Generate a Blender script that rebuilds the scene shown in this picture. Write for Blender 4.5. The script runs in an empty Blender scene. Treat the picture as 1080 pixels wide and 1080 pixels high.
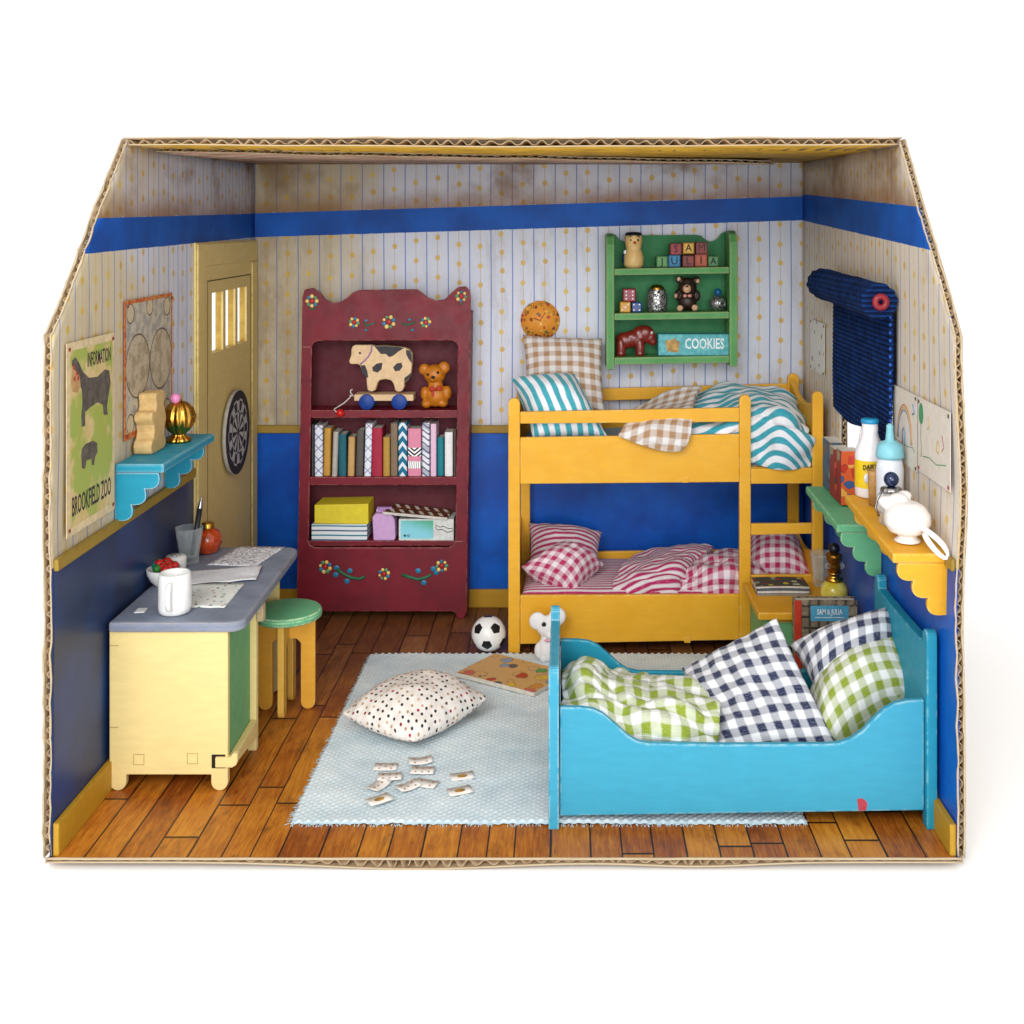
import bpy, bmesh, math, random
from mathutils import Vector, Matrix, noise
# One unit is one centimetre. The room box is 48 cm wide; camera stands 60.3 cm in front of it.
SC = bpy.context.scene
SC.unit_settings.system = 'METRIC'; SC.unit_settings.scale_length = 0.01
COL = SC.collection
V = Vector
F, CX, CY, CAMD, CAMH = 1200.0, 597.0, 235.0, 60.3, 33.67
def P(px, py, Y):
    d = Y + CAMD
    return V(((px-CX)/F*d, Y, CAMH-(py-CY)/F*d))
def X(px, Y): return (px-CX)/F*(Y+CAMD)
def Z(py, Y): return CAMH-(py-CY)/F*(Y+CAMD)
def G(px, py, z=0.0):
    d = (CAMH-z)*F/(py-CY)
    return V(((px-CX)/F*d, d-CAMD, z))
def col(h):
    h = h.lstrip('#'); c = [int(h[i:i+2], 16)/255 for i in (0, 2, 4)]
    return tuple(x/12.92 if x <= .04045 else ((x+.055)/1.055)**2.4 for x in c)+(1,)

# ---------------------------------------------------------------- node helper
class S:
    def __init__(s, b, k): s.b = b; s.k = k
    def _m(s, op, *a, clamp=False): return s.b.math(op, s, *a, clamp=clamp)
    def __add__(s, o): return s._m('ADD', o)
    def __radd__(s, o): return s._m('ADD', o)
    def __sub__(s, o): return s._m('SUBTRACT', o)
    def __rsub__(s, o): return s.b.math('SUBTRACT', o, s)
    def __mul__(s, o): return s._m('MULTIPLY', o)
    def __rmul__(s, o): return s._m('MULTIPLY', o)
    def __truediv__(s, o): return s._m('DIVIDE', o)
    def fract(s): return s._m('FRACT')
    def floor(s): return s._m('FLOOR')
    def abs(s): return s._m('ABSOLUTE')
    def lt(s, o): return s._m('LESS_THAN', o)
    def gt(s, o): return s._m('GREATER_THAN', o)
    def sin(s): return s._m('SINE')
    def hash(s): return ((s*12.9898+4.1).sin()*43758.5453).fract()
    def ramp(s, a, b):   # 0 below a, 1 above b
        return s.b.maprange(s, a, b)
class NB:
    def __init__(s, name, rough=.5, spec=.4):
        m = bpy.data.materials.new(name); m.use_nodes = True
        s.m = m; s.nt = m.node_tree; s.p = s.nt.nodes['Principled BSDF']
        s.p.inputs['Roughness'].default_value = rough
        s.p.inputs['Specular IOR Level'].default_value = spec
    def n(s, t): return s.nt.nodes.new(t)
    def put(s, inp, v):
        if isinstance(v, S): s.nt.links.new(v.k, inp)
        elif isinstance(v, str): inp.default_value = col(v)
        else: inp.default_value = v
    def math(s, op, *a, clamp=False):
        n = s.n('ShaderNodeMath'); n.operation = op; n.use_clamp = clamp
        for i, x in enumerate(a): s.put(n.inputs[i], x)
        return S(s, n.outputs[0])
    def maprange(s, v, a, b):
        n = s.n('ShaderNodeMapRange'); n.interpolation_type = 'SMOOTHSTEP'
        s.put(n.inputs[0], v); n.inputs[1].default_value = a; n.inputs[2].default_value = b
        return S(s, n.outputs[0])
    def xyz(s, kind='Object'):
        t = s.n('ShaderNodeTexCoord'); x = s.n('ShaderNodeSeparateXYZ')
        s.nt.links.new(t.outputs[kind], x.inputs[0])
        return [S(s, x.outputs[i]) for i in range(3)]
    def vec(s, x, y, z=0.0):
        c = s.n('ShaderNodeCombineXYZ')
        for i, v in enumerate((x, y, z)): s.put(c.inputs[i], v)
        return S(s, c.outputs[0])
    def obj(s, kind='Object'): return S(s, s.n('ShaderNodeTexCoord').outputs[kind])
    def noise(s, vec=None, scale=1.0, detail=3.0, rough=.55, out=0):
        n = s.n('ShaderNodeTexNoise'); n.inputs['Scale'].default_value = scale
        n.inputs['Detail'].default_value = detail; n.inputs['Roughness'].default_value = rough
        s.put(n.inputs['Vector'], vec or s.obj())
        return S(s, n.outputs[out])
    def voronoi(s, vec=None, scale=1.0, out='Distance', feature='F1'):
        n = s.n('ShaderNodeTexVoronoi'); n.feature = feature; n.inputs['Scale'].default_value = scale
        s.put(n.inputs['Vector'], vec or s.obj())
        return S(s, n.outputs[out])
    def mix(s, f, a, b, mode='MIX'):
        n = s.n('ShaderNodeMix'); n.data_type = 'RGBA'; n.blend_type = mode
        s.put(n.inputs[0], f); s.put(n.inputs[6], a); s.put(n.inputs[7], b)
        return S(s, n.outputs[2])
    def cramp(s, v, stops, const=False):
        n = s.n('ShaderNodeValToRGB'); r = n.color_ramp
        if const: r.interpolation = 'CONSTANT'
        while len(r.elements) < len(stops): r.elements.new(.5)
        for e, (p, c) in zip(r.elements, stops): e.position = p; e.color = col(c)
        s.put(n.inputs[0], v); return S(s, n.outputs[0])
    def bump(s, h, strength=.3, dist=.05):
        n = s.n('ShaderNodeBump'); n.inputs['Strength'].default_value = strength
        n.inputs['Distance'].default_value = dist; s.put(n.inputs['Height'], h)
        s.nt.links.new(n.outputs[0], s.p.inputs['Normal'])
    def color(s, v): s.put(s.p.inputs['Base Color'], v); return s
    def rough(s, v): s.put(s.p.inputs['Roughness'], v); return s
    def edge(s, radius=.1):
        b = s.n('ShaderNodeBevel'); b.samples = 4; b.inputs['Radius'].default_value = radius
        g = s.n('ShaderNodeNewGeometry'); d = s.n('ShaderNodeVectorMath'); d.operation = 'DOT_PRODUCT'
        s.nt.links.new(b.outputs[0], d.inputs[0]); s.nt.links.new(g.outputs['True Normal'], d.inputs[1])
        return 1.0-S(s, d.outputs['Value'])

_c = {}
def plain(name, h, rough=.5, metal=0, spec=.4, var=.12, coat=0):
    k = ('p', name)
    if k in _c: return _c[k]
    b = NB(name, rough, spec)
    nz = b.noise(scale=2.3, detail=4)
    dark = tuple(c*(1-var*2) for c in col(h)[:3])+(1,)
    b.color(b.mix(nz.ramp(.3, .75), dark, col(h)))
    b.p.inputs['Metallic'].default_value = metal
    b.p.inputs['Coat Weight'].default_value = coat
    b.bump(b.noise(scale=14, detail=3), .08, .02)
    _c[k] = b.m; return b.m
def paint(name, h, wearc='#d8c49a', wear=.5, rough=.42, var=.035, grad=None, edge_r=.07):
    """brushed craft paint over wood: light brush streaks, worn edges, small chips"""
    k = ('w', name)
    if k in _c: return _c[k]
    b = NB(name, rough, .35)
    x, y, z = b.xyz()
    st = b.noise(b.vec(x*.5, y*.5, z*2.2), 1.3, 5, .6)
    big = b.noise(scale=.35, detail=2)
    dark = tuple(c*(1-var*2.2) for c in col(h)[:3])+(1,)
    c = b.mix(st.ramp(.3, .72), dark, col(h))
    if grad: c = b.mix(big.ramp(.42, .6)*.6, c, grad)
    e = b.edge(edge_r).ramp(.004, .05)*b.noise(scale=1.3, detail=6, rough=.75).ramp(.58-.3*wear, .68-.22*wear)
    chips = b.noise(scale=3.1, detail=8, rough=.8).ramp(.70, .73)*.6
    c = b.mix(b.math('MAXIMUM', e*.85, chips*wear), c, wearc)
    b.color(c); b.bump(b.noise(b.vec(x*.7, y*.7, z*3.5), 2.2, 5, .65)+chips*-.8, .16, .03)
    b.rough(rough+b.noise(scale=1.2).ramp(.3, .7)*.15+st*.12)
    _c[k] = b.m; return b.m
def fabric(name, h, p=.9, style='check', white='#eceef5', p2=None, rot=False, soft=.06):
    k = ('f', name)
    if k in _c: return _c[k]
    b = NB(name, .9, .1)
    u, v, _ = b.xyz('UV')
    wob = b.noise(b.vec(u, v, 0.0), .7, 2)*.10
    def band(t, per):
        q = ((t/per+wob).fract()-.5).abs()
        return q.ramp(.25-soft, .25+soft)
    a = band(u, p); c = band(v, p2 or p)
    tw = (((u+v)*14.0).fract()-.5).abs().ramp(.1, .4)
    if style == 'check':
        mid = tuple(.42*x+.58*y for x, y in zip(col(h), col(white)))
        cc = b.mix(a, white, mid); cc2 = b.mix(a, mid, h); f = b.mix(c, cc, cc2)
        xor = (a-c).abs(); f = b.mix(xor*tw*.35, f, h)
    elif style == 'stripe': f = b.mix(a, white, h)
    elif style == 'stripev': f = b.mix(c, white, h)
    elif style == 'ticking':
        f = b.mix(a, white, h); f = b.mix((((u/p*2.0).fract()-.5).abs().lt(.18))*.5, f, h)
    weave = ((u*9.0*math.tau).sin()+(v*9.0*math.tau).sin())
    sl = b.noise(b.vec(u*3.0, v*22.0, 0.0), 1.0, 2)
    f = b.mix(sl.ramp(.45, .8)*.22, f, white); 
    f = b.mix(b.noise(b.vec(u*26.0, v*26.0, 0.0), 1.0, 2).ramp(.4, .75)*.16, f, '#8f8c90'); b.color(f); b.bump(weave*.35+b.noise(b.vec(u, v, 0.0), 3.0, 3)*1.2, .35, .05)
    b.p.inputs['Sheen Weight'].default_value = .15
    _c[k] = b.m; return b.m

# ---------------------------------------------------------------- geometry
def nb(): return bmesh.new()
def face(bm, vs, mi=0, smooth=False):
    try:
        f = bm.faces.new(vs); f.material_index = mi; f.smooth = smooth; return f
    except ValueError: return None
def box(bm, x0, y0, z0, x1, y1, z1, mi=0):
    if x0 > x1: x0, x1 = x1, x0
    if y0 > y1: y0, y1 = y1, y0
    if z0 > z1: z0, z1 = z1, z0
    v = [bm.verts.new((x, y, z)) for z in (z0, z1) for y in (y0, y1) for x in (x0, x1)]
    for q in ((0,2,3,1),(4,5,7,6),(0,1,5,4),(2,6,7,3),(0,4,6,2),(1,3,7,5)): face(bm, [v[i] for i in q], mi)
    return v
def prism(bm, pts, axis, a0, a1, mi=0, mi_side=None):
    def mk(p, a):
        if axis == 'y': return (p[0], a, p[1])
        if axis == 'x': return (a, p[0], p[1])
        return (p[0], p[1], a)
    A = [bm.verts.new(mk(p, a0)) for p in pts]; B = [bm.verts.new(mk(p, a1)) for p in pts]
    n = len(pts); fs = [face(bm, A, mi), face(bm, B[::-1], mi)]
    for i in range(n): fs.append(face(bm, [A[i], B[i], B[(i+1) % n], A[(i+1) % n]], mi if mi_side is None else mi_side))
    bmesh.ops.recalc_face_normals(bm, faces=[f for f in fs if f])
    return A+B
def slab4(bm, c, t, mi=0):
    """a thin slab on the four corners c, t thick along its normal"""
    n = (c[1]-c[0]).cross(c[3]-c[0]).normalized()
    A = [bm.verts.new(p) for p in c]; B = [bm.verts.new(p+n*t) for p in c]
    fs = [face(bm, A, mi), face(bm, B, mi)]+[face(bm, [A[i], A[(i+1) % 4], B[(i+1) % 4], B[i]], mi) for i in range(4)]
    bmesh.ops.recalc_face_normals(bm, faces=fs)
def lathe(bm, prof, c, seg=28, mi=0, axis=None, sx=1, sy=1, flute=0, nf=0):
    c = V(c); R = Matrix.Identity(3)
    if axis is not None: R = V((0, 0, 1)).rotation_difference(V(axis)).to_matrix()
    rings = []
    for r, z in prof:
        if r <= 1e-5: rings.append([bm.verts.new(c+R@V((0, 0, z)))])
        else:
            rings.append([bm.verts.new(c+R@V((r*(1+flute*math.cos(nf*a))*math.cos(a)*sx, r*(1+flute*math.cos(nf*a))*math.sin(a)*sy, z))) for a in [math.tau*i/seg for i in range(seg)]])
    fs = []
    for A, B in zip(rings, rings[1:]):
        for i in range(seg):
            j = (i+1) % seg
            if len(A) == 1 and len(B) == 1: continue
            if len(A) == 1: q = [A[0], B[j], B[i]]
            elif len(B) == 1: q = [A[i], A[j], B[0]]
            else: q = [A[i], A[j], B[j], B[i]]
            f = face(bm, q, mi, True)
            if f: fs.append(f)
    bmesh.ops.recalc_face_normals(bm, faces=fs)
def ball(bm, c, r, mi=0, u=20, v=14, rot=None):
    if not hasattr(r, '__len__'): r = (r, r, r)
    M = Matrix.Translation(V(c)) @ (rot.to_4x4() if rot else Matrix.Identity(4)) @ Matrix.Diagonal((*r, 1))
    res = bmesh.ops.create_uvsphere(bm, u_segments=u, v_segments=v, radius=1, matrix=M)
    for vv in res['verts']:
        for f in vv.link_faces: f.material_index = mi; f.smooth = True
def tube(bm, pts, r, seg=10, mi=0, closed=False):
    pts = [V(p) for p in pts]; n = len(pts); rings = []
    up = V((0, 0, 1))
    for i, p in enumerate(pts):
        a = pts[(i-1) % n] if (closed or i > 0) else p; b = pts[(i+1) % n] if (closed or i < n-1) else p
        t = (b-a).normalized()
        if i == 0:
            up = V((0, 0, 1)) if abs(t.z) < .9 else V((1, 0, 0))
        s = t.cross(up).normalized(); up = s.cross(t).normalized()
        rr = r[i] if hasattr(r, '__len__') else r
        rings.append([bm.verts.new(p+(s*math.cos(a2)+up*math.sin(a2))*rr) for a2 in [math.tau*k/seg for k in range(seg)]])
    m = n if closed else n-1
    for i in range(m):
        A, B = rings[i], rings[(i+1) % n]
        for k in range(seg): face(bm, [A[k], A[(k+1) % seg], B[(k+1) % seg], B[k]], mi, True)
    if not closed: face(bm, rings[0][::-1], mi); face(bm, rings[-1], mi)
def text(bm, s, size, o, u, v, ext=.01, mi=0, sx=1.0, align='CENTER', bold=0):
    cu = bpy.data.curves.new('t', 'FONT'); cu.body = s; cu.size = size; cu.align_x = align; cu.align_y = 'CENTER'
    cu.extrude = ext; cu.offset = bold; cu.resolution_u = 2
    ob = bpy.data.objects.new('t', cu); COL.objects.link(ob)
    dg = bpy.context.evaluated_depsgraph_get(); dg.update()
    me = bpy.data.meshes.new_from_object(ob.evaluated_get(dg), depsgraph=dg)
    u, v = V(u).normalized(), V(v).normalized(); n = u.cross(v)
    M = Matrix(((u.x*sx, v.x, n.x, o[0]), (u.y*sx, v.y, n.y, o[1]), (u.z*sx, v.z, n.z, o[2]), (0, 0, 0, 1)))
    me.transform(M); k = len(bm.faces); bm.from_mesh(me); bm.faces.ensure_lookup_table()
    for f in bm.faces[k:]: f.material_index = mi
    bpy.data.objects.remove(ob); bpy.data.curves.remove(cu); bpy.data.meshes.remove(me)
def scallop(x0, x1, z0, z1, n=3, steps=9):
    """bracket outline: straight along the wall (x1) and under the board (z1), round lobes stepping down from the board's lip to the wall"""
    sg = 1 if x1 > x0 else -1
    x0 = x0+.22*sg; pts = [(x1, z1), (x0, z1)]
    w = (x1-x0)*.93/n; h = (z1-z0)/n
    L = math.hypot(w, h); nx, nz = -sg*abs(h)/L, -abs(w)/L
    for i in range(n):
        for k in range(1, steps+1):
            t = k/steps; b_ = .36*L*math.sin(math.pi*t)**.8 if k < steps else 0
            pts.append((x0+w*(i+t)+nx*b_, z1-h*(i+t)+nz*b_))
    pts.append((x1, z0))
    return pts

# ---------------------------------------------------------------- objects
def tagp(o, label=None, cat=None, group=None, kind=None):
    if label: o['label'] = label
    if cat: o['category'] = cat
    if group: o['group'] = group
    if kind: o['kind'] = kind
    return o
def root(name, loc, label, cat, group=None, kind=None):
    o = bpy.data.objects.new(name, None); COL.objects.link(o); o.location = V(loc)
    o.empty_display_size = .5; o['_w'] = [float(c) for c in loc]
    return tagp(o, label, cat, group, kind)
def obj(name, bm, mats, parent=None, bevel=0, sub=0, smooth=None, solid=0, base=None, label=None, cat=None, group=None, kind=None):
    me = bpy.data.meshes.new(name)
    if base is not None and parent is None:
        bmesh.ops.translate(bm, verts=bm.verts, vec=-V(base))
    bm.to_mesh(me); bm.free()
    if not isinstance(mats, (list, tuple)): mats = [mats]
    for m in mats: me.materials.append(m)
    if smooth is not None: me.polygons.foreach_set('use_smooth', [smooth]*len(me.polygons))
    o = bpy.data.objects.new(name, me); COL.objects.link(o)
    if parent is not None:
        o.parent = parent
        if parent.type == 'EMPTY': o.matrix_parent_inverse = Matrix.Translation(-V(parent.location))
    elif base is not None: o.location = V(base)
    if solid:
        s = o.modifiers.new('solid', 'SOLIDIFY'); s.thickness = solid; s.offset = -1
    if bevel:
        b = o.modifiers.new('bevel', 'BEVEL'); b.width = bevel; b.segments = 2; b.limit_method = 'ANGLE'; b.angle_limit = math.radians(35)
    if sub:
        s = o.modifiers.new('sub', 'SUBSURF'); s.levels = sub; s.render_levels = sub
    return tagp(o, label, cat, group, kind)
def copy_tree(o, loc=None, parent=None, **kw):
    c = o.copy(); COL.objects.link(c); c.parent = parent
    if loc is not None: c.location = loc
    for ch in [x for x in COL.objects if x.parent == o]:
        copy_tree(ch, None, c)
    return tagp(c, **kw)
def fbm(p, o=3): 
    s = 0; a = 1
    for _ in range(o): s += a*noise.noise(p); p = p*2.1; a *= .5
    return s
def cushion_bm(c, thick, n=30, pinch=.07, seed=0, low=1.0, wr=.1, power=.55, uvo=(0, 0), fullness=2.2):
    bm = nb(); uvl = bm.loops.layers.uv.new('UVMap')
    c = [V(p) for p in c]
    N = ((c[1]-c[0])+(c[2]-c[3])).cross((c[3]-c[0])+(c[2]-c[1])).normalized()
    W = ((c[1]-c[0]).length+(c[2]-c[3]).length)/2; H = ((c[3]-c[0]).length+(c[2]-c[1]).length)/2
    top = {}; bot = {}; uvs = {}
    for i in range(n+1):
        for j in range(n+1):
            a = math.sin((2*i/n-1)*math.pi/2*.86)/math.sin(math.pi/2*.86); b = math.sin((2*j/n-1)*math.pi/2*.86)/math.sin(math.pi/2*.86)
            u2 = a*(1-pinch*(1-b*b)); v2 = b*(1-pinch*(1-a*a))
            s, t = (u2+1)/2, (v2+1)/2
            p = c[0]*(1-s)*(1-t)+c[1]*s*(1-t)+c[2]*s*t+c[3]*(1-s)*t
            f = max(0, 1-abs(a)**fullness)**power*max(0, 1-abs(b)**fullness)**power
            e = fbm(V((a*1.6+seed*3.1, b*1.6+seed*1.7, seed)), 3)*wr
            # short puckers running in from the seams
            pk = (math.sin(a*17+seed)*(abs(b)**5)+math.sin(b*15+seed*2)*(abs(a)**5))*.04*thick
            uvs[i, j] = ((a+1)/2*W+uvo[0], (b+1)/2*H+uvo[1])
            top[i, j] = bm.verts.new(p+N*(thick*f*(1+e*.8)+e*.25*thick*f+pk*(f > 0)))
            if 0 < i < n and 0 < j < n:
                e2 = fbm(V((a*1.8-seed*2.1, b*1.8+seed*.7, seed+9)), 3)*wr
                bot[i, j] = bm.verts.new(p-N*(thick*low*f*(1+e2)))
            else: bot[i, j] = top[i, j]
    def arcs(D):
        U = {}; Vv = {}
        for j in range(n+1):
            U[0, j] = 0
            for i in range(1, n+1): U[i, j] = U[i-1, j]+(D[i, j].co-D[i-1, j].co).length
        for i in range(n+1):
            Vv[i, 0] = 0
            for j in range(1, n+1): Vv[i, j] = Vv[i, j-1]+(D[i, j].co-D[i, j-1].co).length
        return {(i, j): (U[i, j]-U[n, j]/2+W/2+uvo[0], Vv[i, j]-Vv[i, n]/2+H/2+uvo[1]) for i in range(n+1) for j in range(n+1)}
    tu, bu = arcs(top), arcs(bot)
    for i in range(n):
        for j in range(n):
            k = [(i, j), (i+1, j), (i+1, j+1), (i, j+1)]
            for D, kk in ((top, k), (bot, k[::-1])):
                uvs = tu if D is top else bu
                f = face(bm, [D[q] for q in kk], 0, True)
                if f:
                    for lp, q in zip(f.loops, kk): lp[uvl].uv = uvs[q]
    return bm
def cushion(name, c, thick, mat, label, cat, group=None, **kw):
    bm = cushion_bm(c, thick, **kw)
    cc = sum((V(p) for p in c), V())/4; zb = min(v.co.z for v in bm.verts)
    return obj(name, bm, mat, base=(cc.x, cc.y, zb), label=label, cat=cat, group=group)
def cr(p0, p1, p2, p3, t):
    return .5*((2*p1)+(-p0+p2)*t+(2*p0-5*p1+4*p2-p3)*t*t+(-p0+3*p1-3*p2+p3)*t*t*t)
def drape(name, rows, mat, label, cat, thick=.25, wr=.15, ws=.5, seed=0, k=9, group=None, uvo=(0, 0)):
    R = [[V(p) for p in r] for r in rows]
    def line(L, k):
        o = []
        for i in range(len(L)-1):
            a, b, c, d = L[max(i-1, 0)], L[i], L[i+1], L[min(i+2, len(L)-1)]
            for j in range(k): o.append(cr(a, b, c, d, j/k))
        return o+[L[-1]]
    R = [line(r, k) for r in R]
    C = [line([R[i][j] for i in range(len(R))], k) for j in range(len(R[0]))]   # C[col][row]
    nc, nr = len(C), len(C[0])
    bm = nb(); uvl = bm.loops.layers.uv.new('UVMap')
    us = [[0]*nr for _ in range(nc)]; vs = [[0]*nr for _ in range(nc)]
    for r in range(nr):
        for q in range(1, nc): us[q][r] = us[q-1][r]+(C[q][r]-C[q-1][r]).length
    mid = [us[nc//2][r] for r in range(nr)]
    for r in range(nr):
        for q in range(nc): us[q][r] = us[q][r]-mid[r]+mid[0]
    for q in range(nc):
        for r in range(1, nr): vs[q][r] = vs[q][r-1]+(C[q][r]-C[q][r-1]).length
    g = [[None]*nr for _ in range(nc)]
    for q in range(nc):
        for r in range(nr):
            a = C[min(q+1, nc-1)][r]-C[max(q-1, 0)][r]; b = C[q][min(r+1, nr-1)]-C[q][max(r-1, 0)]
            n = a.cross(b); n = n.normalized() if n.length > 1e-6 else V((0, 0, 1))
            if n.z < 0: n = -n
            p = C[q][r]
            g[q][r] = bm.verts.new(p+n*(fbm(p*ws+V((seed*7, seed*3, 0)), 4)*wr+abs(fbm(V((p.x*ws*.6+p.y*ws*1.5, p.z*ws, seed)), 2))*-wr*1.2))
    for q in range(nc-1):
        for r in range(nr-1):
            kk = [(q, r), (q+1, r), (q+1, r+1), (q, r+1)]
            f = face(bm, [g[a][b] for a, b in kk], 0, True)
            if f:
                for lp, (a, b) in zip(f.loops, kk): lp[uvl].uv = (us[a][b]+uvo[0], vs[a][b]+uvo[1])
    zb = min(v.co.z for v in bm.verts); cc = sum((v.co for v in bm.verts), V())/len(bm.verts)
    o = obj(name, bm, mat, base=(cc.x, cc.y, zb), label=label, cat=cat, group=group)
    s = o.modifiers.new('solid', 'SOLIDIFY'); s.thickness = thick; s.offset = 0
    s2 = o.modifiers.new('sub', 'SUBSURF'); s2.levels = 1; s2.render_levels = 1
    return o
# ================================================================ camera, light, ground
cam = bpy.data.cameras.new('camera'); camo = bpy.data.objects.new('camera', cam); COL.objects.link(camo)
camo.location = (0, -CAMD, CAMH); camo.rotation_euler = (math.radians(90), 0, 0)
cam.sensor_width = 36; cam.lens = F/1080*36; cam.shift_x = -(CX-540)/1080; cam.shift_y = (CY-540)/1080
cam.clip_start = 1; cam.clip_end = 20000
SC.camera = camo
w = bpy.data.worlds.new('World'); SC.world = w; w.use_nodes = True
bg = w.node_tree.nodes['Background']; bg.inputs[0].default_value = (1, 1, 1, 1); bg.inputs[1].default_value = 1.06
def area(name, loc, target, size, power, color=(1, 1, 1), size_y=None):
    l = bpy.data.lights.new(name, 'AREA'); l.size = size; l.energy = power; l.color = color
    if size_y: l.shape = 'RECTANGLE'; l.size_y = size_y
    o = bpy.data.objects.new(name, l); COL.objects.link(o); o.location = loc
    o.rotation_euler = (V(target)-V(loc)).to_track_quat('-Z', 'Y').to_euler(); return o
area('softbox_key', (-36, -100, 82), (-2, 20, 8), 46, 78000, (1, .995, .99))
area('fill_front', (30, -270, 60), (-4, 30, 16), 130, 330000, (.97, .985, 1))  # added fill lamp, brightens the back of the box
SC.view_settings.view_transform = 'Standard'; SC.view_settings.look = 'None'
SC.view_settings.exposure = 0; SC.view_settings.gamma = 1
SC.cycles.max_bounces = 12; SC.cycles.diffuse_bounces = 4; SC.cycles.use_denoising = True
SC.cycles.sample_clamp_indirect = 8

b = NB('white_table', .7, .1); b.color('#fefefe'); b.bump(b.noise(scale=3), .02, .02)
bm = nb(); box(bm, -2500, -2500, -1.5, 2500, 2500, -.62)
obj('table_surface', bm, b.m, kind='structure')

# ================================================================ box materials
def wallpaper(name, ax, top, bot, base='#ced2e0', aged='#bfb39b', agedpos=None):
    """ax: 0 back wall (u = x), 1 side wall (u = y); top/bot: (z at u=0, slope) of the painted blue band"""
    b = NB(name, .55, .25)
    x, y, z = b.xyz(); u = x if ax == 0 else y
    per = 1.88
    n1 = b.noise(scale=.12, detail=3); n2 = b.noise(scale=1.3, detail=6, rough=.7)
    if agedpos == 'left': m = ((24.0-y)/30.0+n1*.8-.2).ramp(.3, .8)
    elif agedpos == 'right': m = (n1*.3+.85)
    else: m = ((-12.0-x)/14.0+n1*1.1-.35).ramp(.25, .8)
    c = b.mix(b.math('MINIMUM', m, 1.0), base, aged)
    c = b.mix(n2.ramp(.45, .8)*.25, c, '#b9aa92')
    wob = (z*.4).sin()*.01
    line = ((u/per+wob).fract()-.5).abs().lt(.026)
    c = b.mix(line*.9, c, '#5f7cba')
    line2 = ((u/per+.5+wob).fract()-.5).abs().lt(.014)
    c = b.mix(line2*.8, c, '#b89b62')
    cell = (u/per+.5+wob).floor(); h = cell.hash()
    vper = 1.72+0.0
    vz = z/vper+h
    row = vz.floor(); h2 = (row+cell*7.0).hash()
    du = ((u/per+.5+wob).fract()-.5)*per+(h2-.5)*.12
    dv = (vz.fract()-.5+(h2-.5)*.16)*vper
    r = b.math('SQRT', du*du+dv*dv*.8)
    dot = 1.0-(r+b.noise(scale=5)*.06).ramp(.20, .29)
    c = b.mix(dot*.85, c, b.mix(h2, '#c99d34', '#d8b94e'))
    tz = u*top[1]+top[0]; bz = u*bot[1]+bot[0]
    en = n2*.25-.12
    # brown weathering bleeding up from the band, with the roof's shade painted in
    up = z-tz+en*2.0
    stain_shade = (1.0-(up+b.noise(scale=.35, detail=4)*2.6).ramp(.6, 3.6))*up.gt(0.0)
    c = b.mix(z.gt(tz)*.22, c, '#8a6f48'); c = b.mix(stain_shade*.85, c, '#80531d')
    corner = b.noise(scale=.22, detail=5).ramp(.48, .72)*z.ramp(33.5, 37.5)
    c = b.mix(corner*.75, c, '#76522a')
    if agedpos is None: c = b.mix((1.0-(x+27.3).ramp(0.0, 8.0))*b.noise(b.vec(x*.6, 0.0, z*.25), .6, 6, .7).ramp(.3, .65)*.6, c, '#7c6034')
    grime = b.noise(b.vec(x*.5, y*.5, z*.12), 1.1, 6, .7).ramp(.5, .72); c = b.mix(grime*.28, c, '#7d705c')
    ba = (z+en*.5).gt(bz)*(z+en*.3).lt(tz)
    blue = b.mix(b.noise(scale=.3, detail=4).ramp(.3, .7), '#0b4494', '#0a57b4')
    c = b.mix(ba, c, blue)
    dado = (z+en*.1).lt(15.3)
    db = b.mix(b.noise(scale=.16, detail=4, rough=.6).ramp(.35, .65), '#0c48a8', '#0b5cc2')
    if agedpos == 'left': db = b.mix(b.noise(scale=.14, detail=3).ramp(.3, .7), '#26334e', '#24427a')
    scuff = b.noise(b.vec(x*1.4, y*1.4, z*.5), 1.1, 8, .8).ramp(.56, .74)*(1.0-z.ramp(0.0, 13.0)*.6); db = b.mix(scuff*.32, db, '#6d7484'); db = b.mix(b.noise(scale=.5, detail=7, rough=.75).ramp(.35, .7)*.25, db, '#0b2556')
    c = b.mix(dado, c, db)
    low = (1.0-(z-15.3).abs().ramp(.0, 1.6))*b.noise(scale=.8, detail=5).ramp(.4, .7)*(1.0-dado)
    c = b.mix(low*.5, c, '#7a6038')
    b.color(c); b.rough(.55-dado*.2); b.bump(n2*.4+line*-.3, .12, .03)
    return b.m
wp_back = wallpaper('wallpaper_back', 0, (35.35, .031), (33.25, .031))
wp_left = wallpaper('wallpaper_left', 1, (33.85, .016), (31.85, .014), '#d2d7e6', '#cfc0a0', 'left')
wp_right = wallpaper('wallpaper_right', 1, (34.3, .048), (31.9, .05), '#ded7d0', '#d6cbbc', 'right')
def kraft(name, h='#a58c6c'):
    b = NB(name, .8, .1); x, y, z = b.xyz()
    c = b.mix(b.noise(scale=2.5, detail=5).ramp(.3, .7), h, '#bba688')
    c = b.mix(b.noise(b.vec(x*.3, y*6.0, z*6.0), 1).ramp(.5, .8)*.35, c, '#7d6648'); b.color(c)
    b.bump(b.noise(scale=9), .15, .03); return b.m
card = kraft('cardboard'); card_pale = kraft('cardboard_liner', '#baa98d')
b = NB('roof_underside', .6, .2); n = b.noise(scale=.5, detail=5)
b.color(b.mix(n.ramp(.35, .65), '#a5802c', '#c79a34')); roofm = b.m
b = NB('flap_print', .6, .2); x, y, z = b.xyz()
st = ((x/3.2+y*.25).fract()).lt(.45)*((y*.8+x*.05).fract()).lt(.45)
c = b.mix(st*.7, '#b9a58a', '#c33a62'); b.color(b.mix(b.noise(scale=.4, detail=4).ramp(.4, .7)*.6, c, '#6b4c2c')); flapm = b.m

fluting_m = kraft('cardboard_fluting', '#94795a')
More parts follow.
